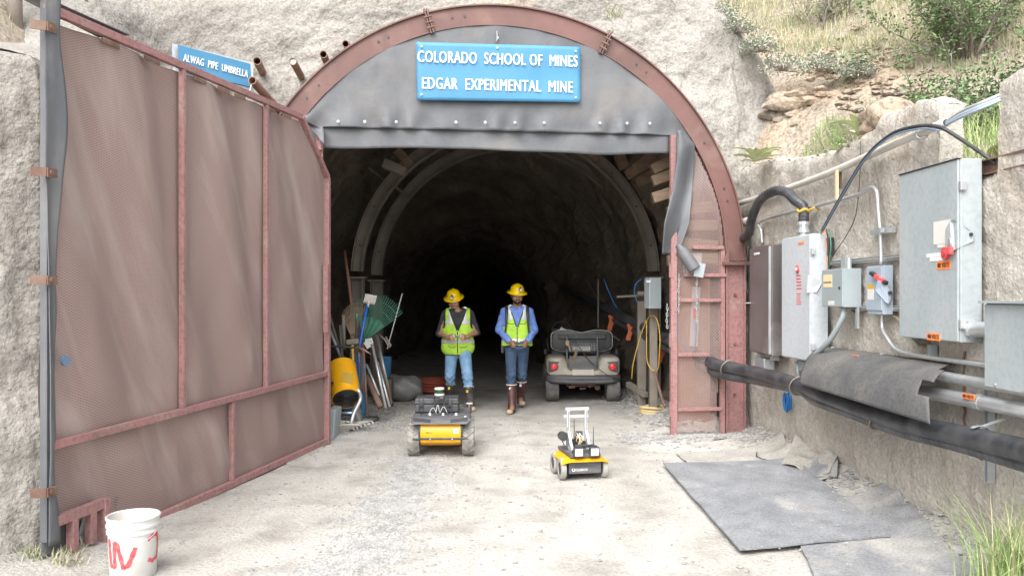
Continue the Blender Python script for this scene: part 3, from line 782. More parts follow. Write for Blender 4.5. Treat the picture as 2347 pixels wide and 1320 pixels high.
# toothed latch frame at the lower corner
MB().bar(G(GL-.02, zcut-.01, .02), G(tcut-.02, zcut-.01, .02), .05, .065).build('latch_rail', m_pink, gate, bevel=.003)
MB().bar(G(tcut, zcut+.02, .02), G(tcut, -.14, .02), .05, .075, up=GN).bar(G(tcut+.04, -.135, .02), G(tcut-.12, -.135, .02), .05, .06).build('latch_post', m_pink, gate, bevel=.003)
for t in (3.93, 3.76): MB().bar(G(t, zcut-.04, .02), G(t, zcut-.24, .02), .05, .055, up=GN).build('tooth', m_pink, gate, bevel=.003)
MB().grid(lambda a, b: G(lerp(GL, tcut+.22, a), lerp(zcut-.28-.03*a, zcut, b), -.03), 4, 4, .006).build('lower_flap', m_rub, gate, True)
MB().grid(lambda a, b: G(lerp(tcut+.20-.10*b, tcut-.24, a), lerp(-.27, zcut-.03, b), -.035-.10*(1-b)+.03*math.sin(a*6)), 10, 10, .006).build('lower_flap', m_rub, gate, True)
MB().grid(lambda a, b: G(lerp(tcut-.05, 2.75, a), lerp(-.10+.08*a, .02, b), -.02+.10*(1-b)*(1-a)), 12, 4, .006).build('bottom_skirt', m_scrap, gate, True)
MB().grid(lambda a, b: G(lerp(1.0, .15, a), lerp(-.06+.03*a, .02, b), .0+.08*(1-b)), 12, 4, .006).build('bottom_skirt', m_scrap, gate, True)
MB().lathe([(.034, 0), (.034, .02)], n=20, M=frame(G(GL-.13, 1.28, .035), GD, V(0, 0, 1))).build('round_tag', m_tag, gate)

# ---- fixed mesh panel on the right
pan = thing('side_screen', 'fixed pink mesh side panel bulging beside the right jamb of the portal', 'mesh panel', PP(2.2, 0, 0))
uj = 1.92
def uo_(z): return CU+RI-.03 if z < CZ else CU+math.sqrt(max(.01, (RI-.02)**2-(z-CZ)**2))
def panw(u, z): return -.02+.05*math.exp(-((z-2.6)/.5)**2)*math.sin((u-uj)*4)+.015*mn.noise(V(u*3, z*2, 9))
expanded(lambda x, z: PP(x, z, panw(x, z)), uj, 2.52, .04, 3.40, .036, .017, lambda u, z: u < min(uo_(z), 2.50 if z > 1 else 2.40+.05*z) and not (z < .85 and z > .5 and u > 2.36-(.85-z)*.5 and False), .0019).build('mesh', m_mesh, pan)
for z, a, b in ((2.17, 2.1, 2.48), (1.85, 2.0, 2.50), (1.56, uj, 2.45), (.93, uj, 2.30), (.30, uj, 2.46)):
    MB().bar(PP(a, z, .02), PP(b, z, .02), .03, .04).build('crossbar', m_pink, pan, bevel=.003)
MB().bar(PP(2.47, 0, -.01), PP(2.47, 2.15, -.01), .05, .05, up=PN).build('stile', m_pink, pan)
# boards, boxes and timber lagging behind the panel
bd = thing('back_board', 'red brown plywood board behind the fixed mesh panel', 'board', PP(2.2, .1, -.35))
MB().box(PP(2.27, .95, -.42), (.40, .03, 1.75), Matrix.Rotation(.12, 3, 'Z')).build('board', m_ply, bd)
MB().box(PP(2.27, 1.36, -.38), (.10, .02, .72), Matrix.Rotation(.12, 3, 'Z')@Matrix.Rotation(.05, 3, 'Y')).build('channel', m_alu, bd)
MB().box(PP(2.27, 1.40, -.355), (.05, .03, .13), Matrix.Rotation(.12, 3, 'Z')).build('switch', m_pred, bd)
MB().tube(smooth_path([PP(2.0, 1.75, -.3), PP(2.02, 1.3, -.28), PP(2.12, .98, -.28), PP(2.24, 1.0, -.3), PP(2.27, 1.3, -.33)]), .008, 6).build('cable', m_cordb, bd, True)
jb = thing('junction_box', 'pale grey junction box behind the upper part of the mesh panel', 'electrical box', PP(2.2, 1.85, -.3))
MB().box(PP(2.22, 2.0, -.32), (.20, .12, .24), Matrix.Rotation(.12, 3, 'Z')).build('case', m_boxg, jb, bevel=.006)
MB().box(PP(2.235, 2.0, -.255), (.14, .008, .18), Matrix.Rotation(.12, 3, 'Z')).build('cover', m_label, jb)
# timber lagging seen over the boxes
for i, (z, a, l) in enumerate([(3.25, .45, .55), (3.08, .35, .5), (2.86, .30, .5), (2.66, .12, .6), (2.46, .0, .6), (2.24, -.1, .62), (2.05, .05, .6)]):
    o = MB().box(PP(2.25-.05*i*0+(.0 if z < 2.8 else -.25), z, -.42-.03*(i % 2)), (l, .12, .13), Matrix.Rotation(-a, 3, 'Y')).build('lagging_timber', m_wood, None, bevel=.01)
    tag(o, 'weathered lagging timber behind the right arch side, %s of its stack' % ['topmost', 'second from the top', 'third from the top', 'middle one', 'third from the bottom', 'second from the bottom', 'lowest'][i], 'timber', 'lagging timbers behind the right side mesh')
for i, (px, py, Y, sx, rz, lb) in enumerate([(905, 385, 11.6, .32, .4, 'grey lagging block wedged above the left inner arch'), (925, 362, 11.9, .26, .8, 'reddish wood wedge above the left inner arch'), (1500, 350, 11.1, .7, -.7, 'tilted brown timber under the hood at the right, highest one'), (1490, 372, 11.2, .7, -.5, 'tilted brown timber under the hood at the right, just below the highest'), (1500, 400, 11.3, .5, -.45, 'tilted brown timber under the hood at the right, lowest one'), (1358, 352, 12.1, .2, .6, 'small orange brick wedged above the right inner arch'), (1425, 370, 12.0, .22, 1.2, 'split pale board standing on the right inner arch')]):
    tag(MB().box(at(px, py, Y), (sx, .25, .13), Matrix.Rotation(rz, 3, 'Y')).build('timber_block', m_wood if i != 0 else m_arch, None, bevel=.012), lb, 'timber')
# hanging torn rubber in front of the panel
def torn(a, b):
    xl = interp(b, [0, .25, .5, .75, 1], [1552, 1550, 1540, 1522, 1517]); xr = interp(b, [0, .12, .35, .6, .8, 1], [1562, 1592, 1590, 1585, 1580, 1560])
    y = lerp(300, 582+(-14 if a > .6 else 0), b)
    return Ppx(lerp(xl, xr, a), y, .07+.05*math.sin(a*4+b*3)+.02*math.sin(b*11))
tr = MB().grid(torn, 16, 50, .007).build('torn_rubber_strip', m_rub, None, True)
tag(tr, 'torn grey rubber strip hanging over the fixed mesh panel', 'rubber strip')
p0 = Ppx(1562, 572, .06); p1 = Ppx(1592, 617, .12)
lamp = thing('floodlight', 'grey cylindrical lamp under the torn rubber strip on the mesh panel', 'lamp', p0)
MB().cyl(p0, p1, .07, .075, 18).cyl(p0-(p1-p0)*.25, p0, .03, .05, 12).build('housing', m_rub, lamp, 2)
MB().bar(p1+V(-.0, 0, 0), p1+V(.11, 0, -.02), .02, .16).build('bracket', m_boxm, lamp)
# chains
def chain(p, L, label, m=None):
    mb = MB(); n = int(L/.035)
    for i in range(n):
        c_ = V(p)+V(.004*math.sin(i), 0, -i*.035); e = .016; ax = V(1, 0, 0) if i % 2 else V(0, 1, 0)
        mb.tube([c_+ax*math.cos(t)*.011+V(0, 0, 1)*math.sin(t)*.022 for t in np.linspace(0, 2*math.pi, 8, endpoint=False)], .0045, 4, True)
    tag(mb.build('chain', m or m_galv), label, 'chain')
chain(Ppx(1597, 628, .08), .62, 'long galvanised chain hanging below the lamp on the mesh panel')
chain(Ppx(1556, 632, .05), .46, 'shorter chain hanging beside the right jamb on the mesh panel')
chain(Ppx(1529, 700, .06), .28, 'short padlock chain on the inner edge of the right jamb')

# ---- two inner arch sets
def inner_arch(Y, R, cx, cz, label, parts=True, depth=.12):
    def O(u, z, w=0): return V(u, Y-w, z)
    o = thing('steel_set', label, 'steel arch', (cx, Y, 0), group=None)
    mb = ibeam_arc(R-.17, R, R_(2), R_(178), -depth, depth*.4, 48, cu=cx, cz=cz, O=O)
    mb.build('rib', m_arch, o, 2)
    for sg in (-1, 1):
        mb = MB()
        x0 = cx+sg*(R-.085)
        mb.box((cx+sg*R, Y+.04, cz/2-.1), (.016, .2, cz+.15)).box((cx+sg*(R-.17), Y+.04, cz/2-.1), (.016, .2, cz+.15)).box((x0, Y+.04, cz/2-.1), (.15, .014, cz+.15))
        mb.box((x0, Y+.02, cz-.02), (.26, .26, .03))
        mb.build('leg', m_arch, o)
        mb = MB()
        for th in (12, 28, 44): a = R_(th) if sg > 0 else R_(180-th); mb.cyl((cx+(R-.09)*math.cos(a), Y-.03, cz+(R-.09)*math.sin(a)), (cx+(R-.09)*math.cos(a), Y-.055, cz+(R-.09)*math.sin(a)), .014, n=8)
        mb.build('bolt', m_blk, o)
    return o
inner_arch(12.4, 2.28, -.10, 1.9, 'dusty grey steel arch set inside the tunnel, first behind the gate')
inner_arch(13.7, 2.28, -.02, 1.88, 'dim steel arch set deeper in the tunnel, behind the first set')
for i, (a, b, lb) in enumerate([(140, 12.4, 'left'), (40, 12.4, 'right')]):
    th = R_(a); c0 = V(-.1+2.12*math.cos(th), 12.3, 1.9+2.12*math.sin(th))
    o = MB().cyl(c0+V((-.35 if a > 90 else .3), -.1, .2), c0+V(0, 1.4, 0), .022, n=8).build('tie_rod', m_arch)
    tag(o, 'thin steel tie rod joining the %s shoulders of the two inner arches' % lb, 'rod')
# ================================================================ ELECTRICAL GEAR ON THE RIGHT WALL
def YW(px, off):
    k = (px-CX)/F; Y = (3.33-off)/(k+.05)
    return Y if Y >= 5 else (3.08-off)/k
class WB:
    """a box on the wall: yf far edge, yn near edge, z0..z1, front face off metres from the wall"""
    def __init__(s, pf, pn, pyt, pyb, off, dep):
        s.off = off; s.dep = dep; s.yf = YW(pf, off); s.yn = YW(pn, off)
        s.z1 = EYE+(HY-pyt)/F*s.yn; s.z0 = EYE+(HY-pyb)/F*s.yn
    def p(s, a, b, o=0):    # a: 0 far .. 1 near, b: 0 bottom .. 1 top, o: out of the face
        y = lerp(s.yf, s.yn, a); return V(wallX(y)-s.off-o, y, lerp(s.z0, s.z1, b))
    def q(s, o, b, out=0):  # on the side that faces the viewer: o 0 at the front corner .. 1 at the wall side
        y = s.yn-out; return V(wallX(y)-s.off+s.dep*o, y, lerp(s.z0, s.z1, b))
    def slab(s, a0, a1, b0, b1, o0, o1):
        return MB().hexa([s.p(a0, b0, o1), s.p(a1, b0, o1), s.p(a1, b0, o0), s.p(a0, b0, o0), s.p(a0, b1, o1), s.p(a1, b1, o1), s.p(a1, b1, o0), s.p(a0, b1, o0)])
    def side(s, o0, o1, b0, b1, t=.004):
        return MB().hexa([s.q(o0, b0, t), s.q(o1, b0, t), s.q(o1, b0, 0), s.q(o0, b0, 0), s.q(o0, b1, t), s.q(o1, b1, t), s.q(o1, b1, 0), s.q(o0, b1, 0)])
    def fm(s, a, b, o=.003):
        x = (s.p(1, 0)-s.p(0, 0)).normalized(); return frame(s.p(a, b, o), x, (0, 0, 1))
def volts(w, a, b, par, wd=.15, ht=.055, txt='480 VOLTS'):
    L = abs(w.yf-w.yn); H = w.z1-w.z0
    w.slab(a-wd/2/L, a+wd/2/L, b-ht/2/H, b+ht/2/H, .005, .0085).build('volts_label', m_or, par)
    text_mb(txt, ht*.8, w.fm(a, b, .0105), .0005, .001, width=wd*.86).build('lettering', m_ink, par)
def lines(w, a0, a1, b0, b1, n, m, par, nm='print'):
    mb = MB()
    for i in range(n):
        b = lerp(b1, b0, (i+.5)/n); e = random.uniform(.75, 1); s = w.slab(a0, lerp(a0, a1, e), b-(b1-b0)/n*.22, b+(b1-b0)/n*.22, .003, .0045); mb.add(s.v, s.f)
    mb.build(nm, m, par)

# stainless cabinet
w = WB(1718, 1767, 560, 815, .22, .20)
o = thing('stainless_cabinet', 'tall brownish stainless steel cabinet next to the arch post', 'electrical cabinet', w.p(.5, 0))
w.slab(0, 1, 0, 1, -.20, -.012).build('case', m_stain, o, bevel=.004)
w.slab(.02, .90, .01, .985, -.012, .004).build('door', m_stain, o, bevel=.004)
w.slab(.91, .955, .01, .985, -.010, .008).build('hinge', m_galv, o)
w.slab(.25, .50, .925, .945, .004, .007).build('label_strip', m_white, o)
w.slab(-.05, .08, .465, .475, .006, .05).build('latch', m_galv, o)
for a in (.2, .8): w.slab(a-.06, a+.06, -.05, 0, -.12, -.05).build('foot', m_galv, o)
MB().tube(smooth_path([w.p(-.06, 1.02, 0), w.p(-.10, .8, .02), w.p(-.06, .62, .02), w.p(-.02, .58, .02)]), .006, 5).build('cable', m_blk2, o, True)
# pale disconnect
w = WB(1792, 1858, 535, 830, .21, .16)
o = thing('safety_switch', 'tall pale grey safety switch box with red dial fed by the thick black flexible conduit', 'electrical box', w.p(.5, 0))
w.slab(0, 1, 0, 1, -.16, -.008).build('case', m_boxw, o, bevel=.004)
w.slab(.01, .985, .01, .99, -.008, .004).build('door', m_boxw, o, bevel=.004)
MB().cyl(w.p(.60, .73, .004), w.p(.60, .73, .02), .036, n=20).build('red_dial', m_red, o, 2)
MB().cyl(w.p(.60, .73, .02), w.p(.60, .73, .026), .018, n=16).build('dial_button', m_white, o)
w.slab(.60, .80, .925, .945, .004, .007).build('volts_label', m_or, o)
pl = [w.q(.0, .62, .012), w.q(.05, .68, .012), w.q(.75, .66, .012), w.q(.95, .63, .012), w.q(.95, .60, .012), w.q(.3, .52, .012), w.q(.08, .53, .012)]
pl = [w.p(.92, .66, .03), w.p(1.02, .68, .03)]+[w.q(.5, .66, .02), w.q(.6, .62, .02), w.q(.3, .545, .02)]+[w.p(.98, .54, .03), w.p(.93, .60, .03)]
MB().prism(pl, V(.0, .014, 0)).build('lever_plate', m_boxw, o)
for b in (.86, .12): MB().box(w.q(.08, b, .02), (.035, .03, .06)).build('hasp', m_galv, o, bevel=.003)
lines(w, .54, .72, .56, .69, 5, m_pred, o, 'warning_print')
lines(w, .54, .72, .44, .54, 6, m_pred, o, 'warning_print')
p = w.p(.55, 1, -.06)
MB().lathe([(.045, 0), (.045, .03), (.062, .03), (.062, .06), (.05, .06), (.05, .10), (.058, .10), (.058, .135), (.045, .135)], p, 12).build('gland', m_galv, o)
flex = [WP(1700, 548, .10), WP(1716, 535, .2), WP(1722, 505, .25), WP(1740, 462, .25), WP(1770, 440, .25), WP(1800, 440, .22), WP(1823, 460, .2), p+V(0, 0, .27), p+V(0, 0, .12)]
fx = smooth_path(flex, 10)
f = MB().tube(fx, .047, 12, rib=.05).build('flexible_conduit', m_pipe, None, False)
tag(f, 'thick black ribbed flexible conduit arching from the arch post to the pale switch', 'conduit')
q = fx[-22]; q = p+V(0, 0, .24)
tag(MB().tube([q+V(math.cos(a)*.052, math.sin(a)*.052, .012*math.sin(a*3)) for a in np.linspace(0, 6.28, 14, endpoint=False)], .014, 6, True).tube([q+V(.04, -.04, 0), q+V(.09, -.07, .03), q+V(.13, -.06, .0)], .012, 6).build('tape', m_ropy, None, True), 'yellow tape tied round the black flexible conduit', 'tape')
# wires & terminals behind its right edge
tw = thing('wire_bundle', 'orange and green wires running down behind the pale switch', 'wires', w.q(1.4, .7))
for i, (m, dx) in enumerate(((m_or, 0), (m_or, .012), (m_green, .05), (m_blk, .03))):
    MB().tube(smooth_path([WP(1885+dx*300, 525, .05+dx), WP(1892+dx*250, 560, .06+dx), WP(1896+dx*100, 600, .05+dx), WP(1899, 640, .05)]), .007, 5).build('wire', m, tw, True)
MB().box(WP(1903, 565, .05), (.05, .06, .16)).build('terminal_strip', m_blk, tw, bevel=.004)
# strut rails
rails = []
for i, (a, b, py) in enumerate(((1900, 2062, 604), (1925, 2062, 703))):
    p0 = WP(a, py, .03); p1 = WP(b, py+(2 if i == 0 else 4), .03); p1.z = p0.z
    o = MB().bar(p0, p1, .04, .012).bar(p0+V(0, 0, .017), p1+V(0, 0, .017), .04, .006).bar(p0-V(0, 0, .017), p1-V(0, 0, .017), .04, .006).build('strut_rail', m_galv)
    tag(o, ['upper galvanised strut rail behind the two small grey boxes', 'lower galvanised strut rail below the two small grey boxes'][i], 'strut')
# medium grey box
w = WB(1884, 1932, 615, 704, .20, .155)
o = thing('grey_junction_box', 'square mid grey box with tan sticker, between the pale switch and the red handled one', 'electrical box', w.p(.5, 0))
w.slab(0, 1, 0, 1, -.155, -.006).build('case', m_boxm, o, bevel=.003)
w.slab(.01, .99, .012, .988, -.006, .004).build('door', m_boxm, o, bevel=.003)
w.slab(.10, .52, .52, .86, .004, .006).build('tan_sticker', m_lab_y, o)
w.slab(.12, .50, .64, .665, .006, .008).build('sticker_line', m_ink, o)
w.slab(.34, .62, .05, .16, .004, .006).build('white_sticker', m_label, o)
MB().cyl(w.p(.88, .5, .004), w.p(.88, .5, .014), .012, n=10).build('lock', m_blk, o)
MB().cyl(w.p(.9, 1, -.07), w.p(.9, 1, -.07)+V(0, 0, .09), .022, n=10).build('hub', m_galv, o)
MB().box(w.p(.5, 1, -.11)+V(0, 0, .06), (.03, .10, .12)).build('strut_stub', m_galv, o)
g = smooth_path([w.p(.72, 0, -.06), w.p(.76, -.28, -.04), WP(1905, 775, .2), WP(1880, 802, .22), WP(1862, 822, .2), WP(1857, 852, .15)], 8)
tag(MB().tube(g, .024, 10).build('flexible_conduit', m_boxm, None, True), 'grey flexible conduit looping down from the mid grey box', 'conduit')
tag(MB().bar(w.p(.95, 0, -.13), w.p(.95, -.55, -.13), .04, .02, up=(1, 0, 0)).build('strut_post', m_galv), 'short vertical strut below the mid grey box', 'strut')
# small disconnect with red handle
w = WB(1987, 2022, 608, 721, .13, .085)
o = thing('disconnect_switch', 'small blue grey switch box with black and red handle', 'electrical box', w.p(.5, 0))
w.slab(0, 1, 0, 1, -.085, -.004).build('case', m_boxb, o, bevel=.004)
w.slab(.0, 1.0, .08, .97, -.004, .006).build('door', m_boxb, o, bevel=.004)
hp = [w.p(1.0, .70, .03), w.q(.3, .62, .03), w.q(.8, .42, .03), w.q(.5, .22, .03), w.q(.25, .24, .03), w.p(.85, .5, .03)]
MB().prism(hp, V(-.01, -.01, 0)).build('lever_plate', m_boxb, o)
a = w.p(.52, .86, .03); b = w.q(.1, .63, .05)
MB().bar(a, a.lerp(b, .3), .035, .03).bar(a.lerp(b, .85), b, .034, .03).build('handle_grip', m_blk, o, bevel=.004)
MB().bar(a.lerp(b, .3), a.lerp(b, .85), .037, .032).build('handle', m_red, o, bevel=.004)
MB().cyl(w.q(.45, .44, .03), w.q(.45, .44, .055), .015, n=12).build('pivot', m_blk, o)
w.slab(.10, .50, .52, .62, .006, .008).build('danger_label', m_ropy, o)
w.slab(.10, .50, .30, .52, .006, .008).build('instruction_label', m_label, o); lines(w, .12, .48, .44, .51, 3, m_pred, o)
# thin conduit from below it
p = w.p(.6, 0, -.05)
c1 = smooth_path([p, p-V(0, 0, .10), WP(2032, 772, .10), WP(2058, 803, .10), WP(2120, 818, .10), WP(2200, 829, .10), WP(2266, 838, .10)], 7)
tag(MB().tube(c1, .016, 10).build('conduit', m_cond, None, True), 'thin galvanised conduit curving from the small switch towards the lower right', 'conduit')
# conduit above it
c2 = [WP(1747, 558, .06), WP(1745, 530, .06), WP(1746, 506, .06), WP(1860, 475, .06), WP(1960, 449, .06), WP(1985, 436, .06), WP(2000, 430, .06), WP(2010, 442, .06), WP(2013, 480, .06), WP(2018, 540, .06), WP(2020, 606, .06)]
tag(MB().tube(smooth_path(c2, 5), .017, 10).build('conduit', m_cond, None, True), 'thin galvanised conduit rising over the wall and down to the small switch', 'conduit')
p0 = WP(1998, 534, .03); p1 = WP(2049, 534, .03); p1.z = p0.z
tag(MB().bar(p0, p1, .03, .045).box(WP(2019, 528, .08), (.03, .05, .04)).build('strut_bracket', m_galv, None), 'short galvanised bracket clamping the vertical conduit', 'bracket')
# large grey disconnect
w = WB(2062, 2198, 363, 785, .17, .15)
o = thing('large_switch_box', 'largest grey safety switch box on the wall with red padlocked dial', 'electrical box', w.p(.5, 0))
w.slab(0, 1, 0, 1, -.15, -.01).build('case', m_boxg, o, bevel=.005)
w.slab(.004, .99, .004, .997, -.01, .005).build('door', m_boxg, o, bevel=.005)
w.slab(-.003, 1.0, .9975, 1.002, -.02, .014).build('door_lip', m_ink, o)
w.slab(.62, .88, .545, .675, .005, .008).build('notice', m_label, o); lines(w, .66, .84, .57, .66, 7, m_pred, o)
w.slab(.68, .80, .525, .543, .005, .008).build('notice', m_label, o)
w.slab(.50, .78, .475, .497, .005, .008).build('white_label', m_white, o); w.slab(.56, .76, .452, .473, .005, .008).build('white_label', m_white, o)
volts(w, .78, .425, o, .16, .055); volts(w, .62, .02, o, .16, .05)
MB().cyl(w.p(.84, .49, .005), w.p(.84, .49, .03), .042, n=20).build('red_dial', m_red, o, 2)
MB().cyl(w.p(.84, .49, .03), w.p(.84, .49, .04), .02, n=14).build('dial_button', m_pred, o)
k = w.p(.95, .50, .04); MB().box(k, (.03, .055, .05)).build('padlock', m_red, o, bevel=.005)
MB().tube([k+V(0, .016, .02), k+V(0, .018, .065), k+V(0, 0, .08), k+V(0, -.018, .065), k+V(0, -.016, .02)], .005, 6).build('shackle', m_galv, o, True)
hp = [w.p(.83, .62, .012), w.p(.90, .665, .012), w.p(.97, .67, .012), w.q(.55, .60, .012), w.q(.62, .575, .012), w.q(.60, .55, .012), w.p(.985, .505, .012), w.p(.93, .50, .012), w.p(.83, .53, .012)]
MB().prism(hp, V(-.008, -.006, 0)).build('lever_plate', m_boxg, o)
MB().cyl(w.q(.42, .585, .02), w.q(.42, .585, .03), .012, n=10).build('lever_slot', m_ink, o)
for b in (.85, .10): MB().box(w.q(.10, b, .015), (.04, .03, .06)).build('hasp', m_galv, o, bevel=.003)
p0 = w.q(.3, .065, 0); 
tag(MB().cyl(w.q(.55, .075, 0), w.q(.55, .075, .62)+V(.03, 0, 0), .05, n=18).cyl(w.q(.55, .075, 0), w.q(.55, .075, .035), .062, n=8).build('conduit', m_cond, None, 2), 'short fat conduit between the large grey switch and the edge box', 'conduit')
# box cut by the right edge of the picture
y0, y1 = 4.98, 4.1; off = .25; zt, zb_ = 1.575, 1.06
o = thing('edge_box', 'blue grey enclosure at the right edge, partly out of view', 'electrical box', (3.0, 4.6, zb_))
MB().hexa([V(3.07-off, y0, zb_), V(3.07-off, y1, zb_), V(3.06, y1, zb_), V(3.06, y0, zb_), V(3.07-off, y0, zt), V(3.07-off, y1, zt), V(3.06, y1, zt), V(3.06, y0, zt)]).build('case', m_boxg, o, bevel=.005)
MB().hexa([V(3.055-off, y0-.005, zb_+.01), V(3.055-off, y1, zb_+.01), V(3.07-off, y1, zb_+.01), V(3.07-off, y0-.005, zb_+.01), V(3.055-off, y0-.005, zt-.02), V(3.055-off, y1, zt-.02), V(3.07-off, y1, zt-.02), V(3.07-off, y0-.005, zt-.02)]).build('door', m_boxg, o, bevel=.004)
MB().bar(V(3.05-off, y0+.01, zt-.006), V(3.05-off, y1, zt-.006), .05, .014).build('lid_lip', m_boxg, o)
for dy in (.12, .40): MB().cyl(V(3.055-off, y0-dy, zb_+.03), V(3.045-off, y0-dy, zb_+.03), .010, n=8).build('screw', m_galv, o)
# small glimpses: box and hubs under stainless cabinet
o = MB().box(WP(1752, 832, .12), (.12, .35, .12)).build('conduit_fitting', m_galv, None, bevel=.01); tag(o, 'small galvanised conduit body under the stainless cabinet', 'conduit body')
o = MB().box(WP(1845, 838, .08), (.10, .18, .10)).build('outlet_box', m_boxg, None, bevel=.006); tag(o, 'small grey outlet box under the pale switch behind the black pipe', 'electrical box')
tag(MB().cyl(WP(1828, 828, .12), WP(1830, 868, .12), .022, n=10).build('conduit', m_boxm, None, True), 'short grey conduit stub below the pale switch', 'conduit')

# PVC conduit and cables
p0, p1 = WP(1690, 468, .05), WP(2168, 281, .10)
pv = smooth_path([p0, WP(1800, 434, .06), WP(1915, 391, .07), WP(2040, 335, .09), p1], 6)
o = thing('pvc_pipe', 'long white plastic pipe sloping up along the top of the retaining wall', 'pipe', p0)
MB().tube(pv, .031, 14).build('pipe', m_pvc, o, True)
MB().cyl(p1, p1+(pv[-1]-pv[-2]).normalized()*.003, .022, n=14).build('opening', m_ink, o)
MB().tube([WP(2113, 306, .10)+V(0, math.cos(a)*.02, 0)+V(-math.cos(a)*.035, 0, math.sin(a)*.035) for a in np.linspace(0, 6.28, 12, endpoint=False)], .008, 5, True).build('clamp', m_galv, o)
stub = MB().cyl(WP(1700, 512, .08), WP(1722, 505, .08), .05, n=14).build('pipe_stub', m_pvc, None, 2); tag(stub, 'short pale pipe stub beside the arch behind the flexible conduit', 'pipe')
for i, (m, dz, lb) in enumerate(((m_cordp, 0, 'pale blue cable leaving the open end of the white pipe to the upper right'), (m_cond, .02, 'grey cable leaving the open end of the white pipe to the upper right'), (m_boxb, -.015, 'grey blue cable, lowest of three leaving the white pipe'))):
    tag(MB().tube(smooth_path([p1+V(0, .1, -.02), WP(2200, 265, .1)+V(0, 0, dz), WP(2245, 245, .08)+V(0, 0, dz), WP(2295, 224, -.02)+V(0, 0, dz)]), .011, 6).build('cable', m, None, True), lb, 'cable')
bc = smooth_path([WP(1884, 530, .12), WP(1900, 500, .14), WP(1940, 430, .15), WP(1985, 360, .16), WP(2040, 310, .16), WP(2095, 291, .16), WP(2150, 291, .14), WP(2200, 318, .06), WP(2250, 352, .0), WP(2284, 376, -.05)], 8)
tag(MB().tube(bc, .014, 8).build('cable', m_blk, None, True), 'thick black cable looping over the white pipe on the wall', 'cable')
bc2 = [q+V(-.01, 0, -.022) for q in bc[:50]]
tag(MB().tube(bc2, .006, 6).build('cable', m_tag, None, True), 'thin dull blue cable strapped beneath the looping black cable', 'cable')
tag(MB().tube(smooth_path([WP(1972, 325, .02), WP(1971, 400, .04), WP(1962, 490, .04), WP(1940, 540, .04), WP(1912, 580, .04)]), .004, 5).build('wire', m_blk, None, True), 'fine dark wire hanging down the concrete wall', 'wire')
o = thing('wooden_stake', 'pale wooden stake hanging from the white pipe', 'stake', WP(1917, 455, .1))
MB().box(WP(1918, 425, .10), (.02, .045, .26)).build('stake', m_woodl, o, bevel=.003)
MB().box(WP(1926, 412, .05), (.02, .03, .16)).build('splinter', m_wood, o)
# steel beam across the notch
p0 = WP(2252, 388, -.06); p1 = WP(2352, 363, -.02)
d = (p1-p0); p1 = p0+d*2.2
mb = MB().bar(p0, p1, .008, .09).bar(p0+V(0, 0, .045), p1+V(0, 0, .045), .08, .008).bar(p0-V(0, 0, .045), p1-V(0, 0, .045), .08, .008)
tag(mb.build('steel_beam', m_rust), 'dark rusty steel beam running from behind the large grey switch to the right', 'beam')

# galvanised conduits low on the wall
o = thing('conduit_run', 'long galvanised conduit with an orange sticker, upper of the two low runs', 'conduit', WP(1875, 812, .14))
r1 = [WP(1868, 812, .14), WP(1990, 832, .14), WP(2115, 855, .14), WP(2262, 880, .14), WP(2420, 906, .14)]
MB().tube(r1, .036, 14).build('tube', m_cond, o, True)
q = WP(2110, 854, .14); dd = (r1[3]-r1[2]).normalized(); MB().cyl(q-dd*.07, q+dd*.03, .042, n=14).build('coupling', m_cond, o, True)
w = WB(1950, 1975, 812, 826, .178, .01); volts(w, .5, .42, o, .12, .035)
o = thing('conduit_run', 'long galvanised conduit coming out from under the rubber flap, lower of the two low runs', 'conduit', WP(2150, 905, .14))
r2 = [WP(2100, 895, .14), WP(2160, 905, .14), WP(2250, 922, .14), WP(2420, 952, .14)]
MB().tube(r2, .046, 14).build('tube', m_cond, o, True)
q = WP(2247, 922, .14); MB().cyl(q-dd*.03, q+dd*.03, .054, n=8).build('coupling', m_galv, o)
w = WB(2205, 2240, 903, 918, .189, .01); volts(w, .5, .4, o, .13, .035)
o = thing('strut_post', 'galvanised strut channel standing low on the wall under the edge box', 'strut', WP(2270, 1105, .03))
pt = WP(2268, 690, .03); pb = V(pt.x, pt.y, 0); pb.z = EYE+(HY-1105)/F*pt.y
for dy in (-.02, .02): MB().bar(pt+V(0, dy, 0), pb+V(0, dy, 0), .045, .012, up=(0, 1, 0)).build('flange', m_galv, o)
MB().bar(pt+V(.02, 0, 0), pb+V(.02, 0, 0), .006, .05, up=(0, 1, 0)).build('web', m_boxm, o)
tag(MB().bar(WP(2137, 790, .03), WP(2137, 835, .03), .05, .05, up=(0, 1, 0)).build('strut_post', m_boxm), 'short strut stub under the large grey switch', 'strut')
# black pipes
main = [at(1290, 657, 16.8), at(1400, 712, 13.3), at(1515, 770, 11.4), at(1580, 803, 10.4), Ppx(1640, 835, .10), WP(1735, 855, .30), WP(1832, 884, .30), WP(1930, 925, .30), WP(2050, 965, .30), WP(2200, 998, .28), WP(2420, 1050, .28)]
mp = smooth_path(main, 9)
o = thing('black_pipe', 'large black pipe running from the tunnel through the mesh panel along the wall', 'pipe', Ppx(1640, 835, .1))
MB().tube(mp, .071, 16).build('pipe', m_pipe, o, True)
def strapring(path, i, r, m, par, nm='strap', tilt=.5):
    c_ = path[i]; d_ = (path[i+1]-path[i-1]).normalized(); a_ = d_.cross(V(0, 0, 1)).normalized(); b_ = a_.cross(d_)
    MB().tube([c_+a_*math.cos(t)*r+b_*math.sin(t)*r+d_*math.sin(t)*r*tilt for t in np.linspace(0, 6.28, 18, endpoint=False)], .007, 5, True).build(nm, m, par, True)
def nearest(path, px):
    return min(range(1, len(path)-1), key=lambda i: abs(CX+F*path[i].x/path[i].y-px) + (1e5 if path[i].y > 12 else 0))
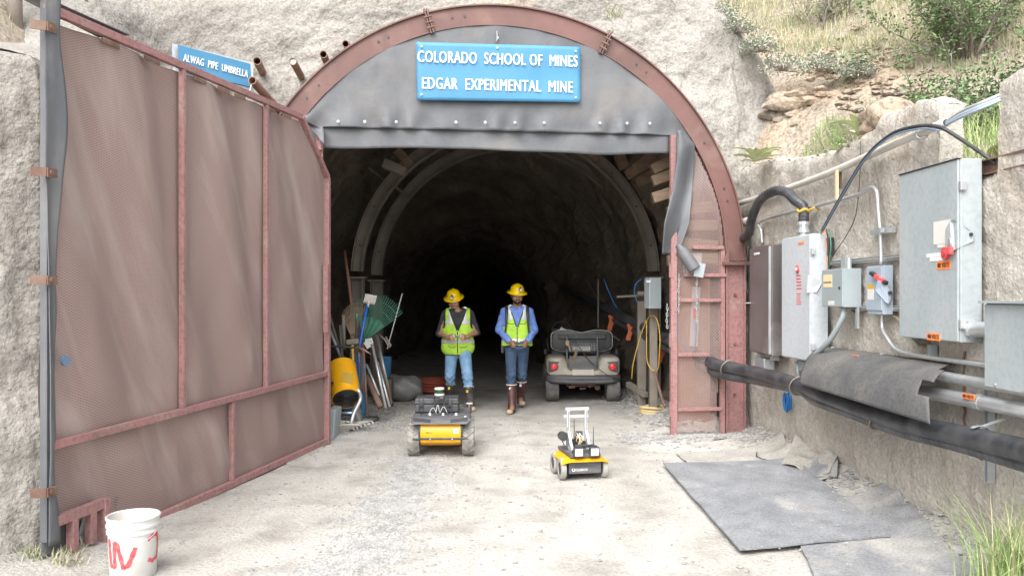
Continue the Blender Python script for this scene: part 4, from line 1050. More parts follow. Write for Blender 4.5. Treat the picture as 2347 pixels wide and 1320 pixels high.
for px in (1668, 1828): strapring(mp, nearest(mp, px), .092, m_twig, o, 'wire_tie')
sec = [at(1300, 670, 16.5), at(1400, 728, 13.3), at(1515, 790, 11.4), Ppx(1640, 853, .10), WP(1735, 872, .30), WP(1832, 893, .32), WP(1870, 918, .32), WP(1950, 945, .32), WP(2060, 985, .30), WP(2210, 1022, .28), WP(2420, 1084, .28)]
sp_ = smooth_path(sec, 26)
o2 = thing('ribbed_hose', 'thinner black ribbed hose hanging just below the large black pipe', 'hose', Ppx(1640, 853, .1))
MB().tube(sp_, .047, 12, rib=.035).build('hose', m_pipe, o2, False)
strapring(sp_, nearest(sp_, 2008), .055, m_wood, o2, 'strap')
for px, pth, r, ow_ in ((2238, mp, .084, o), (2248, sp_, .054, o2)):
    i = nearest(pth, px); c_ = pth[i]; d_ = (pth[i+1]-pth[i-1]).normalized(); a_ = d_.cross(V(0, 0, 1)).normalized(); b_ = a_.cross(d_)
    mb = MB()
    mb.grid(lambda u, v: c_+a_*math.cos(lerp(-.6, 3.6, u)+1.6)*r+b_*math.sin(lerp(-.6, 3.6, u)+1.6)*r+d_*(v-.5)*.035, 16, 1, .004)
    mb.bar(c_+b_*r*.9, c_+b_*r+V(.16, .02, .04), .03, .006)
    mb.build('clamp', m_galv, ow_)
# orange tags hanging on the pipe inside the tunnel
for i, (px, py, Y, lb) in enumerate([(1398, 722, 13.2, 'farthest'), (1441, 742, 12.4, 'middle'), (1512, 790, 11.6, 'nearest')]):
    p = at(px, py, Y)
    tag(MB().grid(lambda a, b: p+V((a-.5)*.09*(1-.3*b)+.02*math.sin(b*5), -.09, -.24*b), 3, 6, .004).build('orange_ribbon', m_ord), '%s orange ribbon tied to the black pipe in the tunnel' % lb, 'ribbon')
# rubber sheet over the pipes
def cover(a, b):
    tl, tr, bl, br = WP(1893, 795, .05), WP(2196, 836, .05), WP(1842, 880, .40), WP(2152, 972, .40)
    p = tl.lerp(tr, a).lerp(bl.lerp(br, a), b); x = -.10*math.sin(b*2.6)*(.6+.4*a)+.008*mn.noise(V(a*4, b*4, 3))
    return p+V(x, 0, .07*math.sin(b*3.14))
mb = MB(); na, nb = 60, 24
mb.grid(cover, na, nb)
mb.f = [f for k, f in enumerate(mb.f) if not ((k % na) > 55 and 11 < (k//na) < 17) and not ((k % na) > 57-(k//na)*.0 and (k//na) < 6)]
o = mb.build('rubber_flap', m_rubd, None, True); tag(o, 'large dusty rubber sheet draped from the wall over the black pipes', 'rubber sheet')
s_ = o.modifiers.new('solid', 'SOLIDIFY'); s_.thickness = .008
for px, py in ((1912, 798), (2025, 813), (2172, 838)):
    p = WP(px, py, .055); 
    MB().cyl(p, p+V(-.03, 0, 0), .014, n=10).build('washer', m_galv, o)
# blue cord coil on the wall
p = WP(1815, 922, .04); mb = MB()
for i in range(9): 
    r = .052+.008*(i % 3); mb.tube([p+V(-.02-.006*i, math.cos(t)*r, math.sin(t)*r*1.35+.01*math.sin(i)) for t in np.linspace(0, 6.28, 16, endpoint=False)], .007, 5, True)
tag(mb.build('blue_cord_coil', m_cordb, None, True), 'small coil of blue cord hanging low on the wall', 'cord')
tag(MB().tube([WP(2212, 805, .02)+V(0, 0, -.05*i+0) + V(-.01*(i % 2), 0, 0) for i in range(14)], .009, 5).build('chain', m_rust), 'rusty chain hanging on the wall beside the strut', 'chain')
# ================================================================ UMBRELLA PIPES AND SMALL SIGN
def qsign():
    c = [V(0)]*4
sgn = thing('umbrella_sign', 'small blue sign naming the pipe umbrella, seen above the gate', 'sign', at(490, 190, 9.0))
Yl, Yr = 8.55, 9.05
c = [at(412, 160, Yl), at(577, 201, Yr), at(574, 147, Yr), at(408, 103, Yl)]
MB().grid(lambda a, b: c[0].lerp(c[1], a).lerp(c[3].lerp(c[2], a), b), 4, 4, .008).build('panel', m_blue, sgn)
c2 = [at(397, 172, Yl+.02), at(582, 212, Yr+.02), at(579, 144, Yr+.02), at(394, 100, Yl+.02)]
MB().grid(lambda a, b: c2[0].lerp(c2[1], a).lerp(c2[3].lerp(c2[2], a), b), 4, 4, .008).build('backing_board', m_galv, sgn)
x = (c[1]-c[0]).normalized(); ctr = (c[0]+c[1]+c[2]+c[3])/4; nn = x.cross(V(0, 0, 1)).normalized()
text_mb('ALWAG  PIPE  UMBRELLA', .11, frame(ctr+nn*.012, x, (0, 0, 1)), .0006, .0022, width=(at(566, 160, Yr)-at(425, 130, Yl)).length).build('lettering', m_white, sgn)
for i, (a, b, Y, r, lb) in enumerate([((578, 185), (620, 232), 8.85, .045, 'longest of the rusty umbrella pipes, just right of the small blue sign'), ((589, 140), (600, 163), 9.25, .045, 'stubby umbrella pipe directly above the longest one'), ((671, 141), (687, 170), 9.2, .042, 'umbrella pipe with a plugged end, midway between sign and arch'), ((741, 125), (748, 142), 9.25, .042, 'umbrella pipe close to the arch with open dark end'), ((792, 101), (800, 112), 9.3, .040, 'umbrella pipe barely showing above the arch flange')]):
    p0 = at(a[0], a[1], Y); p1 = at(b[0], b[1], Y+.55); d = (p1-p0).normalized()
    o = thing('umbrella_pipe', lb, 'pipe', p0, 0, 'steel pipes sticking out of the sprayed concrete'); p1 = p0+d*(.9 if i else 1.1)
    mb = MB(); n = 16; q = frame(p0, d.cross(V(0, 0, 1)), V(0, 0, 1)) 
    mb.lathe([(r*.82, .25), (r*.82, 0), (r, 0), (r, (p1-p0).length)], (0, 0, 0), 16, Matrix.Translation(p0) @ d.to_track_quat('Z', 'Y').to_matrix().to_4x4(), cap=False)
    mb.build('tube', m_pipeb, o, 2)
    MB().cyl(p0+d*(.2 if i != 2 else .02), p0+d*(.22 if i != 2 else .03), r*.83, n=14).build('plug', m_ink if i != 2 else m_galv, o)
tag(MB().tube([at(576, 195, 8.83), at(573, 208, 8.83), at(570, 222, 8.85)], .008, 5).build('string', m_label), 'short white string tied under the longest umbrella pipe', 'string')
# ================================================================ ROBOTS AND CART
def wheelM(x, y, z): return Matrix.Translation(V(x, y, z)) @ Matrix.Rotation(R_(90), 4, 'Y')
def wheel(par, x, y, r, w, mt, rim_m, kind):
    s = 1 if x > 0 else -1
    rim = None
    Mx = wheelM(x, y, r)
    t = MB().lathe([(r*.60, -w/2), (r*.90, -w/2), (r*.975, -w*.40), (r*.99, 0), (r*.975, w*.40), (r*.90, w/2), (r*.60, w/2), (r*.60, -w/2)], (0, 0, 0), 36, Mx, cap=False)
    if kind == 'lug':
        t = MB().lathe([(r*.60, -w/2), (r*.88, -w/2), (r*.92, -w*.40), (r*.93, 0), (r*.92, w*.40), (r*.88, w/2), (r*.60, w/2), (r*.60, -w/2)], (0, 0, 0), 36, Mx, cap=False)
        n = 15
        for k in range(n):
            for sg in (-1, 1):
                a0 = 2*math.pi*(k+(.5 if sg > 0 else 0))/n; a1 = a0-.30
                def pt(a, xx, rr): return (x+xx, y+rr*math.cos(a), r+rr*math.sin(a))
                d = .085
                t.hexa([pt(a0, -sg*.004, r*.91), pt(a1, sg*w*.5, r*.89), pt(a1+d, sg*w*.5, r*.89), pt(a0+d, -sg*.004, r*.91), pt(a0, -sg*.004, r), pt(a1, sg*w*.5, r*.975), pt(a1+d, sg*w*.5, r*.975), pt(a0+d, -sg*.004, r)])
    if kind == 'cart':
        for g in range(7):
            xx = (g-3)*w*.125; t.lathe([(r*.992, xx-w*.045), (r*1.0, xx-w*.04), (r*1.0, xx+w*.04), (r*.992, xx+w*.045)], (0, 0, 0), 40, Mx, cap=False)
    ww = t.build('wheel', mt, par, 2, world=False)
    rm = MB().lathe([(r*.62, -w*.42), (r*.58, -w*.30), (r*.2, -w*.25), (r*.2, -w*.38), (.0001, -w*.38)], (0, 0, 0), 24, Mx, cap=False)
    rm.lathe([(r*.62, w*.42), (r*.58, w*.30), (r*.2, w*.25), (r*.2, w*.38), (.0001, w*.38)], (0, 0, 0), 24, Mx, cap=False)
    for k in range(5):
        for sd_ in (-1, 1):
            a = 2*math.pi*k/5; c_ = (x+sd_*w*.34, y+math.cos(a)*r*.4, r+math.sin(a)*r*.4); rm.box(c_, (w*.08, .03*r/.1*.6, r*.42), Matrix.Rotation(-a+math.pi/2, 3, 'X'))
    rm.build('rim', rim_m, ww, world=False)
    return ww
# --- large yellow rover
hk = thing('large_rover', 'larger yellow four wheeled robot carrying a black case and a lidar', 'robot', (-.735, 8.86, gz(0, 8.6)-.003), R_(2))
for x in (-1, 1):
    for y in (-1, 1): wheel(hk, x*.275, y*.262, .170, .118, m_tyre, m_blk2, 'lug')
prof = [(-.36, .125), (-.405, .16), (-.42, .22), (-.42, .27), (-.405, .33), (-.36, .375), (.36, .375), (.42, .30), (.42, .2), (.36, .125)]
def xprism(mb, pr, x0, x1): return mb.prism([(x0, a, b) for a, b in pr], (x1-x0, 0, 0))
xprism(MB(), prof, -.206, .206).build('body', m_yel, hk, 2, bevel=.008, world=False)
for s in (-1, 1): xprism(MB(), [(a*1.01, b) for a, b in prof], s*.206, s*.222).build('side_plate', m_blk2, hk, world=False)
for s in (-1, 1):
    for y in (-1, 1): MB().cyl((s*.2, y*.262, .17), (s*.25, y*.262, .17), .03).build('axle', m_blk2, hk, world=False)
MB().hexa([(-.30, -.40, .385), (.30, -.40, .385), (.30, .40, .385), (-.30, .40, .385), (-.29, -.37, .405), (.29, -.37, .405), (.29, .40, .405), (-.29, .40, .405)]).hexa([(-.27, -.46, .352), (.27, -.46, .352), (.30, -.40, .385), (-.30, -.40, .385), (-.26, -.455, .362), (.26, -.455, .362), (.29, -.37, .405), (-.29, -.37, .405)]).build('top_plate', m_bump, hk, world=False)
for s in (-1, 1):
    for k in range(3): MB().bar((s*.10, -.452+.018*k, .37+.010*k), (s*.275, -.425+.018*k, .387+.009*k), .004, .004).build('groove', m_ink, hk, world=False)
MB().tube([(-.275, -.49, .21), (-.23, -.49, .205), (-.2, -.475, .207), (.2, -.475, .207), (.23, -.49, .212), (.275, -.49, .218)], .012, 10).build('bumper_bar', m_blk2, hk, 2, world=False)
for x in (-.1, .12): MB().cyl((x, -.42, .207), (x, -.475, .207), .009).cyl((x, -.487, .207), (x, -.492, .207), .008).build('bumper_mount', m_galv, hk, world=False)
# side logo sticker
MB().box((.155, -.4215, .275), (.05, .003, .045)).build('sticker', m_white, hk, world=False)
MB().tube([(.155+.014*math.sin(a), -.4245, .277+.014*math.cos(a)) for a in (0, 2.09, 4.19)], .0035, 4, True).build('triangle_mark', m_cordb, hk, world=False)
MB().box((-.13, -.4225, .262), (.028, .003, .008)).box((-.10, -.4225, .262), (.02, .003, .003)).build('small_print', m_ink, hk, world=False)
cs = MB().box((-.06, .10, .455), (.46, .30, .085)).build('equipment_case', m_blk2, hk, bevel=.012, world=False)
MB().box((-.06, .10, .530), (.475, .315, .06), tap=.94).build('case_lid', m_blk2, cs, bevel=.012, world=False)
for x in (-.24, -.20, .06, .10): MB().bar((x, -.062, .42), (x, -.062, .56), .010, .012, up=(1, 0, 0)).build('case_rib', m_blk, cs, world=False)
for x in (-.22, .08): MB().box((x, -.068, .50), (.035, .015, .05)).build('case_latch', m_blk, cs, bevel=.003, world=False)
MB().box((.0, -.0, .5615), (.05, .02, .002)).build('case_label', m_label, cs, world=False)
for x in (-.075, .025): MB().box((x, -.16, .50), (.018, .022, .19)).build('mast', m_blk, hk, bevel=.002, world=False)
MB().box((-.025, -.16, .600), (.125, .10, .010)).build('mast_plate', m_blk, hk, world=False)
ld = MB().lathe([(.052, .606), (.052, .627)], (-.025, -.16, 0), 28).lathe([(.052, .667), (.052, .680), (.046, .686)], (-.025, -.16, 0), 28).build('lidar', m_plast, hk, 2, world=False)
MB().lathe([(.050, .627), (.050, .667)], (-.025, -.16, 0), 28).build('lidar_window', m_puckg, ld, 2, world=False)
MB().box((.30, -.02, .45), (.02, .015, .10)).build('antenna_post', m_blk, hk, world=False)
MB().box((.285, -.04, .505), (.065, .045, .012)).build('antenna', m_galv, hk, bevel=.003, world=False)
for i in range(9):
    x = -.21+.045*i; MB().box((x, -.20, .415), (.022, .03, .022)).build('connector', m_white if i % 3 == 2 else m_blk, hk, world=False)
for (a, b, h) in ((-.13, -.05, .07), (-.06, -.02, .10), (0, .11, .06), (-.02, .06, .08)):
    MB().tube([(lerp(a, b, t), -.18, .41+h*math.sin(t*math.pi)) for t in np.linspace(0, 1, 9)], .0035, 5).build('cable', m_plast if h > .065 else m_blk, hk, True, world=False)
MB().prism([(.235, -.36, .408), (.262, -.36, .412), (.245, -.345, .418)], (0, .01, 0)).build('white_mark', m_white, hk, world=False)
# --- small rover
jk = thing('small_rover', 'smaller low robot with yellow fenders, two work lights and an aluminium frame', 'robot', (.615, 7.72, gz(0, 7.6)-.002), R_(11))
for x in (-1, 1):
    for y in (-1, 1): wheel(jk, x*.193, y*.132, .098, .048, m_tyre3, m_blk2, 'plain')
MB().box((0, 0, .125), (.30, .44, .125)).build('body', m_bump, jk, bevel=.006, world=False)
text_mb('CLEARPATH', .03, frame((-.035, -.2215, .098), (1, 0, 0), (0, 0, 1)), .0006, .0004, width=.105).build('lettering', m_white, jk, world=False)
MB().tube([(-.108+.013*math.sin(a), -.222, .10+.013*math.cos(a)) for a in np.linspace(.6, 6.0, 14)], .004, 4).build('round_logo', m_white, jk, world=False)
def fend(a, b):
    x = lerp(-.218, .218, a); y = lerp(-.262, .25, b)
    dz = -.030*max(0, abs(x)-.15)/.075*(1 if abs(abs(y)-.02) > .0 else 1)
    dz -= .022*max(0, abs(y)-.19)/.06
    if abs(x) > .15: y = y*(1-.16*(abs(x)-.15)/.075)
    return (x, y, .205+dz)
fd = MB().grid(fend, 24, 24, .005).build('fender', m_yel, jk, world=False)
MB().box((0, -.005, .225), (.285, .44, .036)).build('top_plate', m_bump, jk, bevel=.004, world=False)
MB().box((0, -.205, .245), (.24, .03, .06)).build('front_block', m_blk2, jk, bevel=.003, world=False)
fx_ = .085
for s in (-1, 1):
    MB().box((s*fx_, .06, .425), (.024, .024, .34)).box((s*fx_, -.02, .246), (.024, .34, .02)).bar((s*fx_, .055, .40), (s*fx_, -.09, .255), .022, .022, up=(1, 0, 0)).build('upright', m_alu, jk, bevel=.002, world=False)
    MB().box((s*(fx_+.0)-.0125*s*0, .0475, .42), (.005, .001, .33)).build('slot', m_bump, jk, world=False)
MB().box((0, .06, .607), (.225, .025, .026)).build('crossbar', m_alu, jk, bevel=.002, world=False)
MB().box((0, .09, .535), (.235, .025, .026)).build('crossbar', m_alu, jk, bevel=.002, world=False)
for x in (-.072, .075):
    hl = MB().box((x, -.245, .262), (.088, .045, .082)).build('work_light', m_blk2, jk, bevel=.006, world=False)
    MB().box((x, -.269, .262), (.070, .004, .064)).build('lens', m_led, hl, world=False)
    for i in range(3):
        for j in range(2): MB().cyl((x-.022+.022*i, -.270, .249+.026*j), (x-.022+.022*i, -.2735, .249+.026*j), .0065, n=10).build('led', m_glass, hl, world=False)
    MB().box((x, -.24, .309), (.05, .03, .012)).build('light_bracket', m_blk, hl, world=False)
MB().box((.01, -.16, .30), (.19, .028, .030)).build('camera_bar', m_blk, jk, bevel=.012, bseg=3, world=False)
for x in (-.05, .0, .06): MB().cyl((x, -.172, .30), (x, -.177, .30), .007, n=10).build('camera_lens', m_puckg, jk, world=False)
MB().cyl((-.14, .08, .36), (-.14, .02, .36), .042, n=20).cyl((-.14, .0205, .36), (-.14, .015, .36), .03, n=16).build('fan', m_blk, jk, 2, world=False)
MB().tube([(-.15, .02, .32), (-.14, .0, .285), (-.11, -.0, .26), (-.11, .0, .24)], .006, 6).build('cable', m_blk, jk, True, world=False)
for (x, y, z0, z1) in ((-.115, -.02, .24, .45), (.0, .16, .24, .50), (.125, -.05, .24, .45)):
    MB().tube([(x, y, z0), (x, y, z0+.04), (x, y, z1)], [.006, .005, .003], 6).build('antenna', m_blk, jk, world=False)
MB().box((.0, .10, .275), (.15, .15, .07)).build('computer', m_blk, jk, bevel=.004, world=False)
MB().box((.03, .10, .35), (.06, .05, .08)).build('battery', m_blk2, jk, bevel=.004, world=False)
for i in range(9):
    r0 = random.Random(i); pts_ = [(r0.uniform(-.04, .06), r0.uniform(-.02, .08), .27), (r0.uniform(-.04, .07), r0.uniform(-.04, .06), .33), (r0.uniform(-.02, .05), r0.uniform(0, .08), r0.uniform(.33, .40)), (r0.uniform(-.03, .05), .08, .30)]
    MB().tube(smooth_path(pts_, 4), .004, 5).build('wire', [m_white, m_white, m_ropy, m_blk, m_plast][i % 5], jk, True, world=False)
for i in range(5): MB().box((-.01+.018*i, -.205, .268), (.008, .02, .014)).build('connector', m_green if i % 2 else m_ropy, jk, world=False)
MB().box((-.095, -.15, .258), (.02, .02, .02)).build('red_button', m_red, jk, bevel=.004, world=False)
# --- utility cart, rear view
cg = thing('utility_cart', 'dusty beige golf cart seen from behind, parked in the tunnel mouth', 'golf cart', (1.075, 12.62, gz(0, 12.7)), R_(-1))
def cart_sdf(P):
    b = rbox_(P, (0, .75, .47), (.50, .72, .17), .10)
    low = rbox_(P, (0, .45, .40), (.30, .44, .12), .06)
    b = smin(b, low, .04)
    for s in (-1, 1):
        f = rbox_(P, (s*.415, .36, .52), (.145, .34, .20), .09)
        f = smin(f, ell_(P, (s*.40, .42, .62), (.15, .36, .14)), .06)
        b = smin(b, f, .05)
        b = smax(b, -(np.linalg.norm(P[..., 1:]-np.array([.26, .23]), axis=-1)-.285 + 10*np.maximum(0, .34-np.abs(P[..., 0]))), .02)
    b = smax(b, -rbox_(P, (0, -.10, .66), (.235, .30, .17), .07), .05)
    b = smax(b, -(P[..., 2]-.30+0*P[..., 0])-0.0, .02)
    b = smax(b, P[..., 2]-(.70+.03*0), .05)
    return b
snet(cart_sdf, (-.62, -.15, .2), (.62, 1.55, .80), .016).build('body', m_cart, cg, True, world=False)
MB().box((0, .78, .33), (1.0, 1.5, .10)).box((0, 1.7, .26), (1.05, .9, .06)).box((0, 2.1, .48), (1.0, .35, .45), tap=.8).build('chassis', m_blk2, cg, bevel=.02, world=False)
for x in (-1, 1):
    for y in (.26, 1.95): wheel(cg, x*.462, y, .228, .20, m_tyre2, m_blk2, 'cart')
def bmp(a, b):
    x = lerp(-.565, .565, a); e = abs(x)/.565
    pr = [(0.02, .285), (-.035, .30), (-.05, .33), (-.035, .345), (-.05, .36), (-.045, .40), (.0, .415), (.05, .415)]
    k = b*(len(pr)-1); i = min(int(k), len(pr)-2); y = lerp(pr[i][0], pr[i+1][0], k-i); z = lerp(pr[i][1], pr[i+1][1], k-i)
    return (x, y+.12*max(0, e-.75)**1.5/.125, z+(.03*e*e if b < .5 else 0))
MB().grid(bmp, 40, 14, -.01).build('bumper', m_bump, cg, True, world=False)
MB().box((0, .085, .60), (.42, .012, .21), Matrix.Rotation(-.25, 3, 'X')).build('access_panel', m_bump, cg, bevel=.006, world=False)
MB().box((0, .02, .455), (.34, .05, .10), Matrix.Rotation(-.35, 3, 'X')).build('rear_step', m_cart, cg, bevel=.01, world=False)
for s in (-1, 1):
    MB().box((s*.44, .03, .545), (.17, .03, .17)).build('light_bezel', m_bump, cg, bevel=.02, world=False)
    tl = MB().lathe([(.066, 0), (.066, .02), (.056, .026)], (0, 0, 0), 24, Matrix.Translation(V(s*.44, .022, .545)) @ Matrix.Rotation(R_(90), 4, 'X')).build('tail_light', m_bump, cg, 2, world=False)
    MB().lathe([(.053, .02), (.05, .030), (.03, .036), (.0005, .038)], (0, 0, 0), 24, Matrix.Translation(V(s*.44, .022, .545)) @ Matrix.Rotation(R_(90), 4, 'X')).build('lens', m_light, tl, True, world=False)
# seat back: two humps
def seatback(a, b):
    th = a*2*math.pi; ex = .42
    cx_ = math.copysign(abs(math.cos(th))**ex, math.cos(th)); cz_ = math.copysign(abs(math.sin(th))**ex, math.sin(th))
    x = .475*cx_; z = .92+.165*cz_; 
    if cz_ > 0: z -= .045*math.exp(-(x/.13)**2)*cz_
    k = math.sin(b*math.pi)**.4; y = .42-.05*math.cos(b*math.pi)
    return (x*(.93+.07*k), y, .92+(z-.92)*(.9+.1*k))
sb = MB().grid(seatback, 64, 8); n0 = len(sb.v)
sb.f.append(tuple(range(64))[::-1]); sb.f.append(tuple(65*8+i for i in range(64)))
sk = sb.build('seat_back', m_blk, cg, True, world=False)
MB().tube([seatback(i/60, .35) for i in range(60)], .008, 6, True).build('piping', m_label, sk, True, world=False)
MB().box((0, .75, .73), (.95, .5, .10)).build('seat', m_blk, cg, bevel=.03, world=False)
MB().bar((-.37, .33, .985), (.37, .33, .985), .03, .075).build('back_bar', m_blk2, cg, bevel=.01, world=False)
for s in (-1, 1):
    MB().bar((s*.235, .24, .62), (s*.235, .33, .99), .03, .03, up=(1, 0, 0)).build('support', m_blk, cg, bevel=.004, world=False)
    MB().tube([(s*.50, .62, .74), (s*.53, .62, .90), (s*.52, .85, .93)], .022, 8).build('arm_rest', m_blk, cg, True, world=False)
    MB().cyl((s*.56, .55, .70), (s*.56, .55, .78), .035).build('side_grip', m_blk, cg, world=False)
bk = MB()
for z in (.78, .815, .85, .885): bk.tube([(-.21, .20, z), (.21, .20, z)], .003, 4)
for i in range(19): x = -.21+.42*i/18; bk.tube([(x, .33, .77), (x, .20, .78), (x, .20, .885)], .003, 4)
bk.build('wire_basket', m_galv, cg, world=False)
sw_ = MB().tube([(-.27+.155*math.cos(a), 1.45+.06*math.sin(a), 1.05+.13*math.sin(a)) for a in np.linspace(0, 6.28, 24, endpoint=False)], .014, 6, True).build('steering_wheel', m_blk, cg, True, world=False)
MB().cyl((-.27, 1.45, 1.05), (-.27, 1.8, .7), .025).bar((-.41, 1.45, 1.05), (-.13, 1.45, 1.05), .03, .02).build('steering_column', m_blk, cg, world=False)
MB().box((-.25, 1.40, 1.04), (.10, .01, .07), Matrix.Rotation(.5, 3, 'Y')).build('clipboard', m_white, cg, world=False)
for s in (-1,): MB().tube([(-.13, .08, .24), (-.20, .05, .235), (-.21, .16, .26)], .025, 8).tube([(-.25, .14, .25), (.25, .14, .25)], .02, 8).cyl((.22, .10, .22), (.22, .22, .25), .04).box((.10, .10, .255), (.06, .03, .06), Matrix.Rotation(.7, 3, 'Y')).build('exhaust', m_rust, cg, world=False)
MB().tube([(-.04+.015*i*0, .08, .2) if i == 0 else (-.06+.013*i, .08, .215-.014*(i % 2)) for i in range(9)], .005, 4).build('chain', m_galv, cg, world=False)
# things lying in the cart's basket
rl = MB().cyl(at(1312, 800, 12.92), at(1353, 800, 12.92), .042, n=18); tag(rl.build('paper_roll', m_white, None, 2), 'white paper roll lying in the wire basket of the golf cart', 'roll')
tag(MB().bar(at(1322, 800, 12.72), at(1313, 833, 12.70), .045, .018, up=(0, 1, 0)).build('wood_stake', m_wood), 'short brown wood stake hanging over the back of the golf cart', 'stake')
tag(snet(lambda P: smin(ell_(P, (0, 0, 0), (.035, .03, .045)), cap_(P, (.02, 0, -.03), (.045, -.01, -.12), .014), .02), (-.08, -.06, -.16), (.1, .06, .08), .008).build('work_glove', m_sand, None, True), 'sand coloured work glove tucked in the golf cart basket', 'glove').location = at(1302, 806, 12.80)
tag(MB().tube(smooth_path([at(1300, 765, 12.8), at(1325, 792, 12.74), at(1350, 825, 12.66), at(1390, 858, 12.5), at(1420, 868, 12.6), at(1470, 872, 12.9)], 6), .006, 5).build('cord', m_blk, None, True), 'thin black cord hanging across the back of the golf cart', 'cord')
# ================================================================ PEOPLE
_nt = m_glass.node_tree.nodes['Principled BSDF']; _nt.inputs['Alpha'].default_value = .13; _nt.inputs['Base Color'].default_value = (.6, .6, .62, 1)
def person(name_label, loc, rz, J):
    root = thing('person', name_label, 'person', loc, rz)
    H = J['head']; hr = Matrix.Rotation(J['tilt'][0], 3, 'X') @ Matrix.Rotation(J['tilt'][1], 3, 'Y') @ Matrix.Rotation(J['tilt'][2], 3, 'Z')
    hR = np.array(hr); Hc = np.array(H)
    def hl(P): return (P-Hc)@hR          # into head frame
    def hp(x, y, z): return hr @ V(x, y, z)+V(H)
    def head(P):
        Q = hl(P); ax = np.abs(Q[..., 0]); Qs = np.stack([ax, Q[..., 1], Q[..., 2]], -1)
        d = ell_(Q, (0, .005, .02), (.078, .098, .105))
        d = smin(d, ell_(Q, (0, -.030, -.055), (.054, .058, .062)), .035)
        d = smin(d, ell_(Qs, (.040, -.062, -.028), (.028, .025, .028)), .02)
        d = smin(d, cap_(Q, (0, -.092, .012), (0, -.108, -.022), .007, .012), .010)
        d = smin(d, ell_(Qs, (.012, -.100, -.026), (.009, .010, .007)), .006)
        d = smin(d, ell_(Qs, (.030, -.088, .030), (.026, .010, .008)), .012)
        d = smax(d, -ell_(Qs, (.031, -.100, .010), (.017, .013, .010)), .008)
        d = smin(d, ell_(Qs, (.031, -.084, .010), (.012, .010, .009)), .003)
        d = smin(d, ell_(Q, (0, -.090, -.052), (.022, .012, .006)), .006); d = smin(d, ell_(Q, (0, -.088, -.063), (.019, .012, .006)), .006)
        d = smin(d, ell_(Q, (0, -.078, -.092), (.020, .018, .016)), .02)
        d = smin(d, ell_(Qs, (.082, .01, .0), (.010, .020, .030)), .006)
        return d
    sh, el, wr = J['sh'], J['el'], J['wr']; hip, kn, an = J['hip'], J['kn'], J['an']; cc = J['ctl']
    tz = J['tz']
    def torso(P, g=0):
        P = P*np.array([1/J.get('wide', 1), 1, 1])
        d = ell_(P, (0, .01, 1.25+tz), (.178+g, .112+g, .23+g))
        d = smin(d, ell_(P, (0, .0, 1.05+tz), (.160+g, .115+g, .22+g)), .08)
        d = smin(d, ell_(P, (0, .01, .92+tz), (.165+g, .118+g, .15+g)), .06)
        d = smin(d, cap_(P, (-.135, .015, 1.385+tz), (.135, .015, 1.385+tz), .055+g), .06)
        return d
    def arm(P, s, g, end=1.0):
        i = 0 if s < 0 else 1
        e = V(el[i]); w_ = V(wr[i]).lerp(e, 1-end) if end < 1 else V(wr[i])
        d = smin(cap_(P, sh[i], el[i], .050+g, .040+g), cap_(P, el[i], tuple(w_), .038+g, (.026 if end == 1 else .033)+g), .02)
        return d
    def barm(P, s):
        i = 0 if s < 0 else 1; g = -.016 if J['collar'] else .0
        return smin(cap_(P, sh[i], el[i], .031, .024 if J['collar'] else .034), cap_(P, el[i], wr[i], .038+g, .027+g*.3), .02)
    def hand(P, s):
        i = 0 if s < 0 else 1; c = cc; W = wr[i]
        pc = (c[0]+s*.098, c[1]+.012, c[2]-.008)
        d = smin(cap_(P, W, pc, .024, .024), ell_(P, pc, (.020, .036, .040)), .02)
        for k in range(4):
            z = c[2]+.016-.019*k; L = (.9, 1, .95, .78)[k]
            a = (c[0]+s*.104, c[1]-.018, z); b = (c[0]+s*(.094), c[1]-.052*L, z-.004); t = (c[0]+s*(.094-.034*L), c[1]-.060*L, z-.008); u_ = (c[0]+s*(.094-.052*L), c[1]-.048*L, z-.010)
            d = np.minimum(d, smin(smin(cap_(P, a, b, .0095, .009), cap_(P, b, t, .009, .0082), .004), cap_(P, t, u_, .0082, .0075), .003)) if k else smin(d, smin(cap_(P, a, b, .0095, .009), cap_(P, b, t, .009, .008), .004), .006)
        a = (c[0]+s*.092, c[1]+.022, c[2]+.020); b = (c[0]+s*.074, c[1]+.0, c[2]+.034); t = (c[0]+s*.052, c[1]-.012, c[2]+.028)
        return smin(d, smin(cap_(P, a, b, .012, .010), cap_(P, b, t, .010, .008), .004), .006)
    def legs(P, g):
        g = g+J.get('lg', 0)
        d = ell_(P, (0, .01, .90+tz), (.158+g, .11+g, .12+g))
        for i in (0, 1):
            l = smin(cap_(P, hip[i], kn[i], .080+g, .055+g), cap_(P, kn[i], an[i], .053+g, .040+g), .03)
            d = smin(d, l, .05) if i == 0 else smin(d, l, .015)
        return d
    def body(P):
        d = smin(head(P), cap_(P, (0, .02, 1.38+tz), tuple(V(H)+V(0, .015, -.04)), .058, .052), .02)
        d = smin(d, torso(P, -.022), .02); d = smin(d, legs(P, -.014), .02)
        for s in (-1, 1): d = smin(d, smin(barm(P, s), hand(P, s), .012), .015)
        for i in (0, 1): d = smin(d, cap_(P, an[i], (an[i][0], an[i][1]-.12, an[i][2]-.03), .035, .03), .02)
        return d
    lo, hi = (-.36, -.46, -.02), (.36, .30, 1.80)
    snet(body, lo, hi, .0075).build('body', J['skin'], root, True, world=False)
